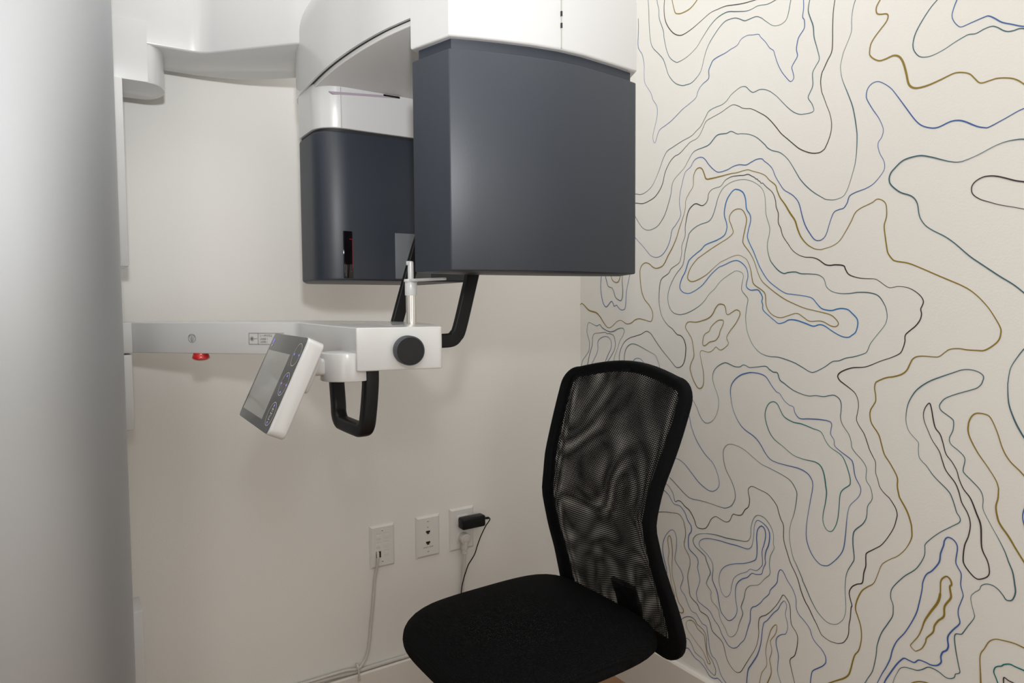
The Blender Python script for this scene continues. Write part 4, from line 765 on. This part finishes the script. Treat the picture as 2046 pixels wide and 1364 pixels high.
g = G(); g.lathe([(.0080, .402), (.0084, .404), (.0084, .4065), (.0074, .4075), (.0080, .4085), (.0080, .4125), (.0072, .4135), (.0092, .415), (.0098, .420), (.0105, .436)], 24, Matrix.Translation((-.4248, -.0165, 0)))
part(g, 'strain_relief', M['cable_white'], wp)
wc = smooth_poly([(-.4248, -.0165, .404), (-.4246, -.015, .39), (-.4255, -.012, .362), (-.4280, -.011, .33), (-.430, -.011, .27), (-.428, -.013, .20), (-.424, -.020, .158), (-.42, -.024, .10), (-.41, -.034, .03), (-.39, -.05, .005), (-.33, -.05, .0045), (-.25, -.045, .0045)], 6)
part(G().tube(wc, .0042, 12), 'plug_cord', M['cable_white'], wp)
# network cable
nc = smooth_poly([(-.6745, -.004, .4530), (-.6762, -.010, .4515), (-.6775, -.013, .4380), (-.6790, -.010, .418), (-.6806, -.0075, .4063), (-.6843, -.0050, .3806), (-.6880, -.0045, .34), (-.6920, -.0045, .305), (-.6957, -.0045, .2742), (-.6990, -.0045, .245), (-.7030, -.0050, .2170), (-.7070, -.0060, .1990), (-.7141, -.0075, .1835), (-.7250, -.009, .1705), (-.7380, -.0125, .1660), (-.77, -.0115, .1700), (-.82, -.011, .1702), (-.90, -.011, .1705), (-1.0, -.011, .171)], 5)
o = G().tube(nc, .0034, 10).build('network_cable', M['cable_white']); tag(o, 'pale cable hanging from the leftmost wall plate down to the baseboard', 'cable')
# cable along the baseboard
hc = smooth_poly([(-1.10, -.0075, .164), (-.95, -.0075, .163), (-.871, -.0075, .1625), (-.804, -.0072, .1610), (-.740, -.0070, .1575), (-.667, -.0065, .1570), (-.558, -.0065, .1565), (-.45, -.0065, .1565), (-.30, -.0065, .1565), (-.12, -.0065, .1565)], 6)
o = G().tube(hc, .0052, 12).build('baseboard_cable', M['cable_white']); tag(o, 'thick pale cable lying along the top of the back baseboard', 'cable')
# thin black cable under it
kc = smooth_poly([(-1.0, -.0155, .1515), (-.86, -.0155, .1500), (-.80, -.0155, .1520), (-.74, -.0150, .1520), (-.70, -.0140, .1530), (-.64, -.0142, .1520), (-.60, -.0150, .1500), (-.52, -.0140, .1525), (-.40, -.0140, .1525), (-.2, -.0140, .1525)], 6)
# cable clip
cl = thing('cable_clip', (-.735, -.014, .13), 'small clear plastic cable clip screwed to the back baseboard', 'cable clip')
g = G(); g.sweep(smooth_poly([(-.7385, -.002, .174), (-.7382, -.010, .1755), (-.7375, -.0175, .1705), (-.7368, -.0185, .160), (-.7360, -.0175, .150), (-.7350, -.0155, .142)], 4), rrect(.0052, .0014, .0005, 2), False, (1, 0, 0)) if False else None
sp = smooth_poly([(-.7385, -.003, .1750), (-.7382, -.011, .1765), (-.7376, -.0180, .1715), (-.7369, -.0190, .160), (-.7360, -.0180, .150), (-.7350, -.0160, .142)], 4)
g.sweep(sp, [(-.0026, -.0007), (.0026, -.0007), (.0026, .0007), (-.0026, .0007)], False, (0, -1, .3))
g.box(-.7382, -.7322, -.0172, -.0138, .1345, .1500, .001)
part(g, 'clip_strap', M['cable_white'], cl)
part(G().lathe([(.0028, 0), (.0026, .0014), (.0014, .0024), (0, .0026)], 18, fr((-.7345, -.0170, .1388), (-1, 0, 0), (0, 0, 1))), 'clip_screw', M['screw'], cl)

# ---------------------------------------------------------------- light
def area(name, loc, rot, sx, sy, e, col=(1, 1, 1)):
    l = bpy.data.lights.new(name, 'AREA'); l.shape = 'RECTANGLE'; l.size = sx; l.size_y = sy; l.energy = e; l.color = col
    o = bpy.data.objects.new(name, l); COL.objects.link(o); o.location = loc; o.rotation_euler = rot; return o
area('ceiling_bounce_fill', (-1.1, -1.35, ZC-.02), (0, 0, 0), 2.0, 2.4, 26, (1, .984, .95))  # added wide area light standing in for flash bounced off the ceiling
o = area('left_fill_light', (XL+.03, -2.1, 1.10), (0, 0, 0), .8, 1.9, 7.5, (1, .965, .90)); o.rotation_euler = Vector((1, .35, 0)).to_track_quat('-Z', 'Y').to_euler()  # added fill panel at the left wall, out of view, not a real opening
o = area('rear_fill_light', (-.95, YF+.03, .95), (0, 0, 0), .8, 1.2, 4.5, (1, .965, .90)); o.rotation_euler = Vector((-.15, 1, 0)).to_track_quat('-Z', 'Y').to_euler()  # low fill added behind the camera to lift shaded parts; no actual window
def flash(name, aim, e, size):
    l = bpy.data.lights.new(name, 'SPOT'); l.energy = e; l.spot_size = math.radians(size); l.spot_blend = 1; l.shadow_soft_size = .03; l.color = (.985, .995, 1)
    o = bpy.data.objects.new(name, l); COL.objects.link(o); o.location = (-1.337, -1.70, 1.32); o.rotation_euler = Vector(aim).to_track_quat('-Z', 'Y').to_euler(); return o
flash('camera_flash', (.3, 1, .55), 46, 100)
flash('camera_flash_spill', (.45, .9, .4), 5, 165)
w = bpy.data.worlds.new('World'); S.world = w; w.use_nodes = True
w.node_tree.nodes['Background'].inputs['Color'].default_value = (1, .97, .93, 1); w.node_tree.nodes['Background'].inputs['Strength'].default_value = .0

# ---------------------------------------------------------------- camera
cd = bpy.data.cameras.new('camera'); cam = bpy.data.objects.new('camera', cd); COL.objects.link(cam)
cd.sensor_fit = 'HORIZONTAL'; cd.sensor_width = 36; cd.lens = 36*1376/2046; cd.clip_start = .02
yaw, pitch, roll = math.radians(56.9), math.radians(3.03), math.radians(-.39)
f = Vector((math.cos(yaw)*math.cos(pitch), math.sin(yaw)*math.cos(pitch), -math.sin(pitch))); r = Vector((math.sin(yaw), -math.cos(yaw), 0)); u = r.cross(f)
r2 = r*math.cos(roll)+u*math.sin(roll); u2 = u*math.cos(roll)-r*math.sin(roll)
mm = Matrix((r2, u2, -f)).transposed().to_4x4(); mm.translation = (-1.337, -1.664, 1.09); cam.matrix_world = mm
S.camera = cam
S.view_settings.view_transform = 'Standard'; S.view_settings.look = 'None'; S.view_settings.gamma = 1; S.view_settings.use_curve_mapping = False
S.view_settings.exposure = -0.04
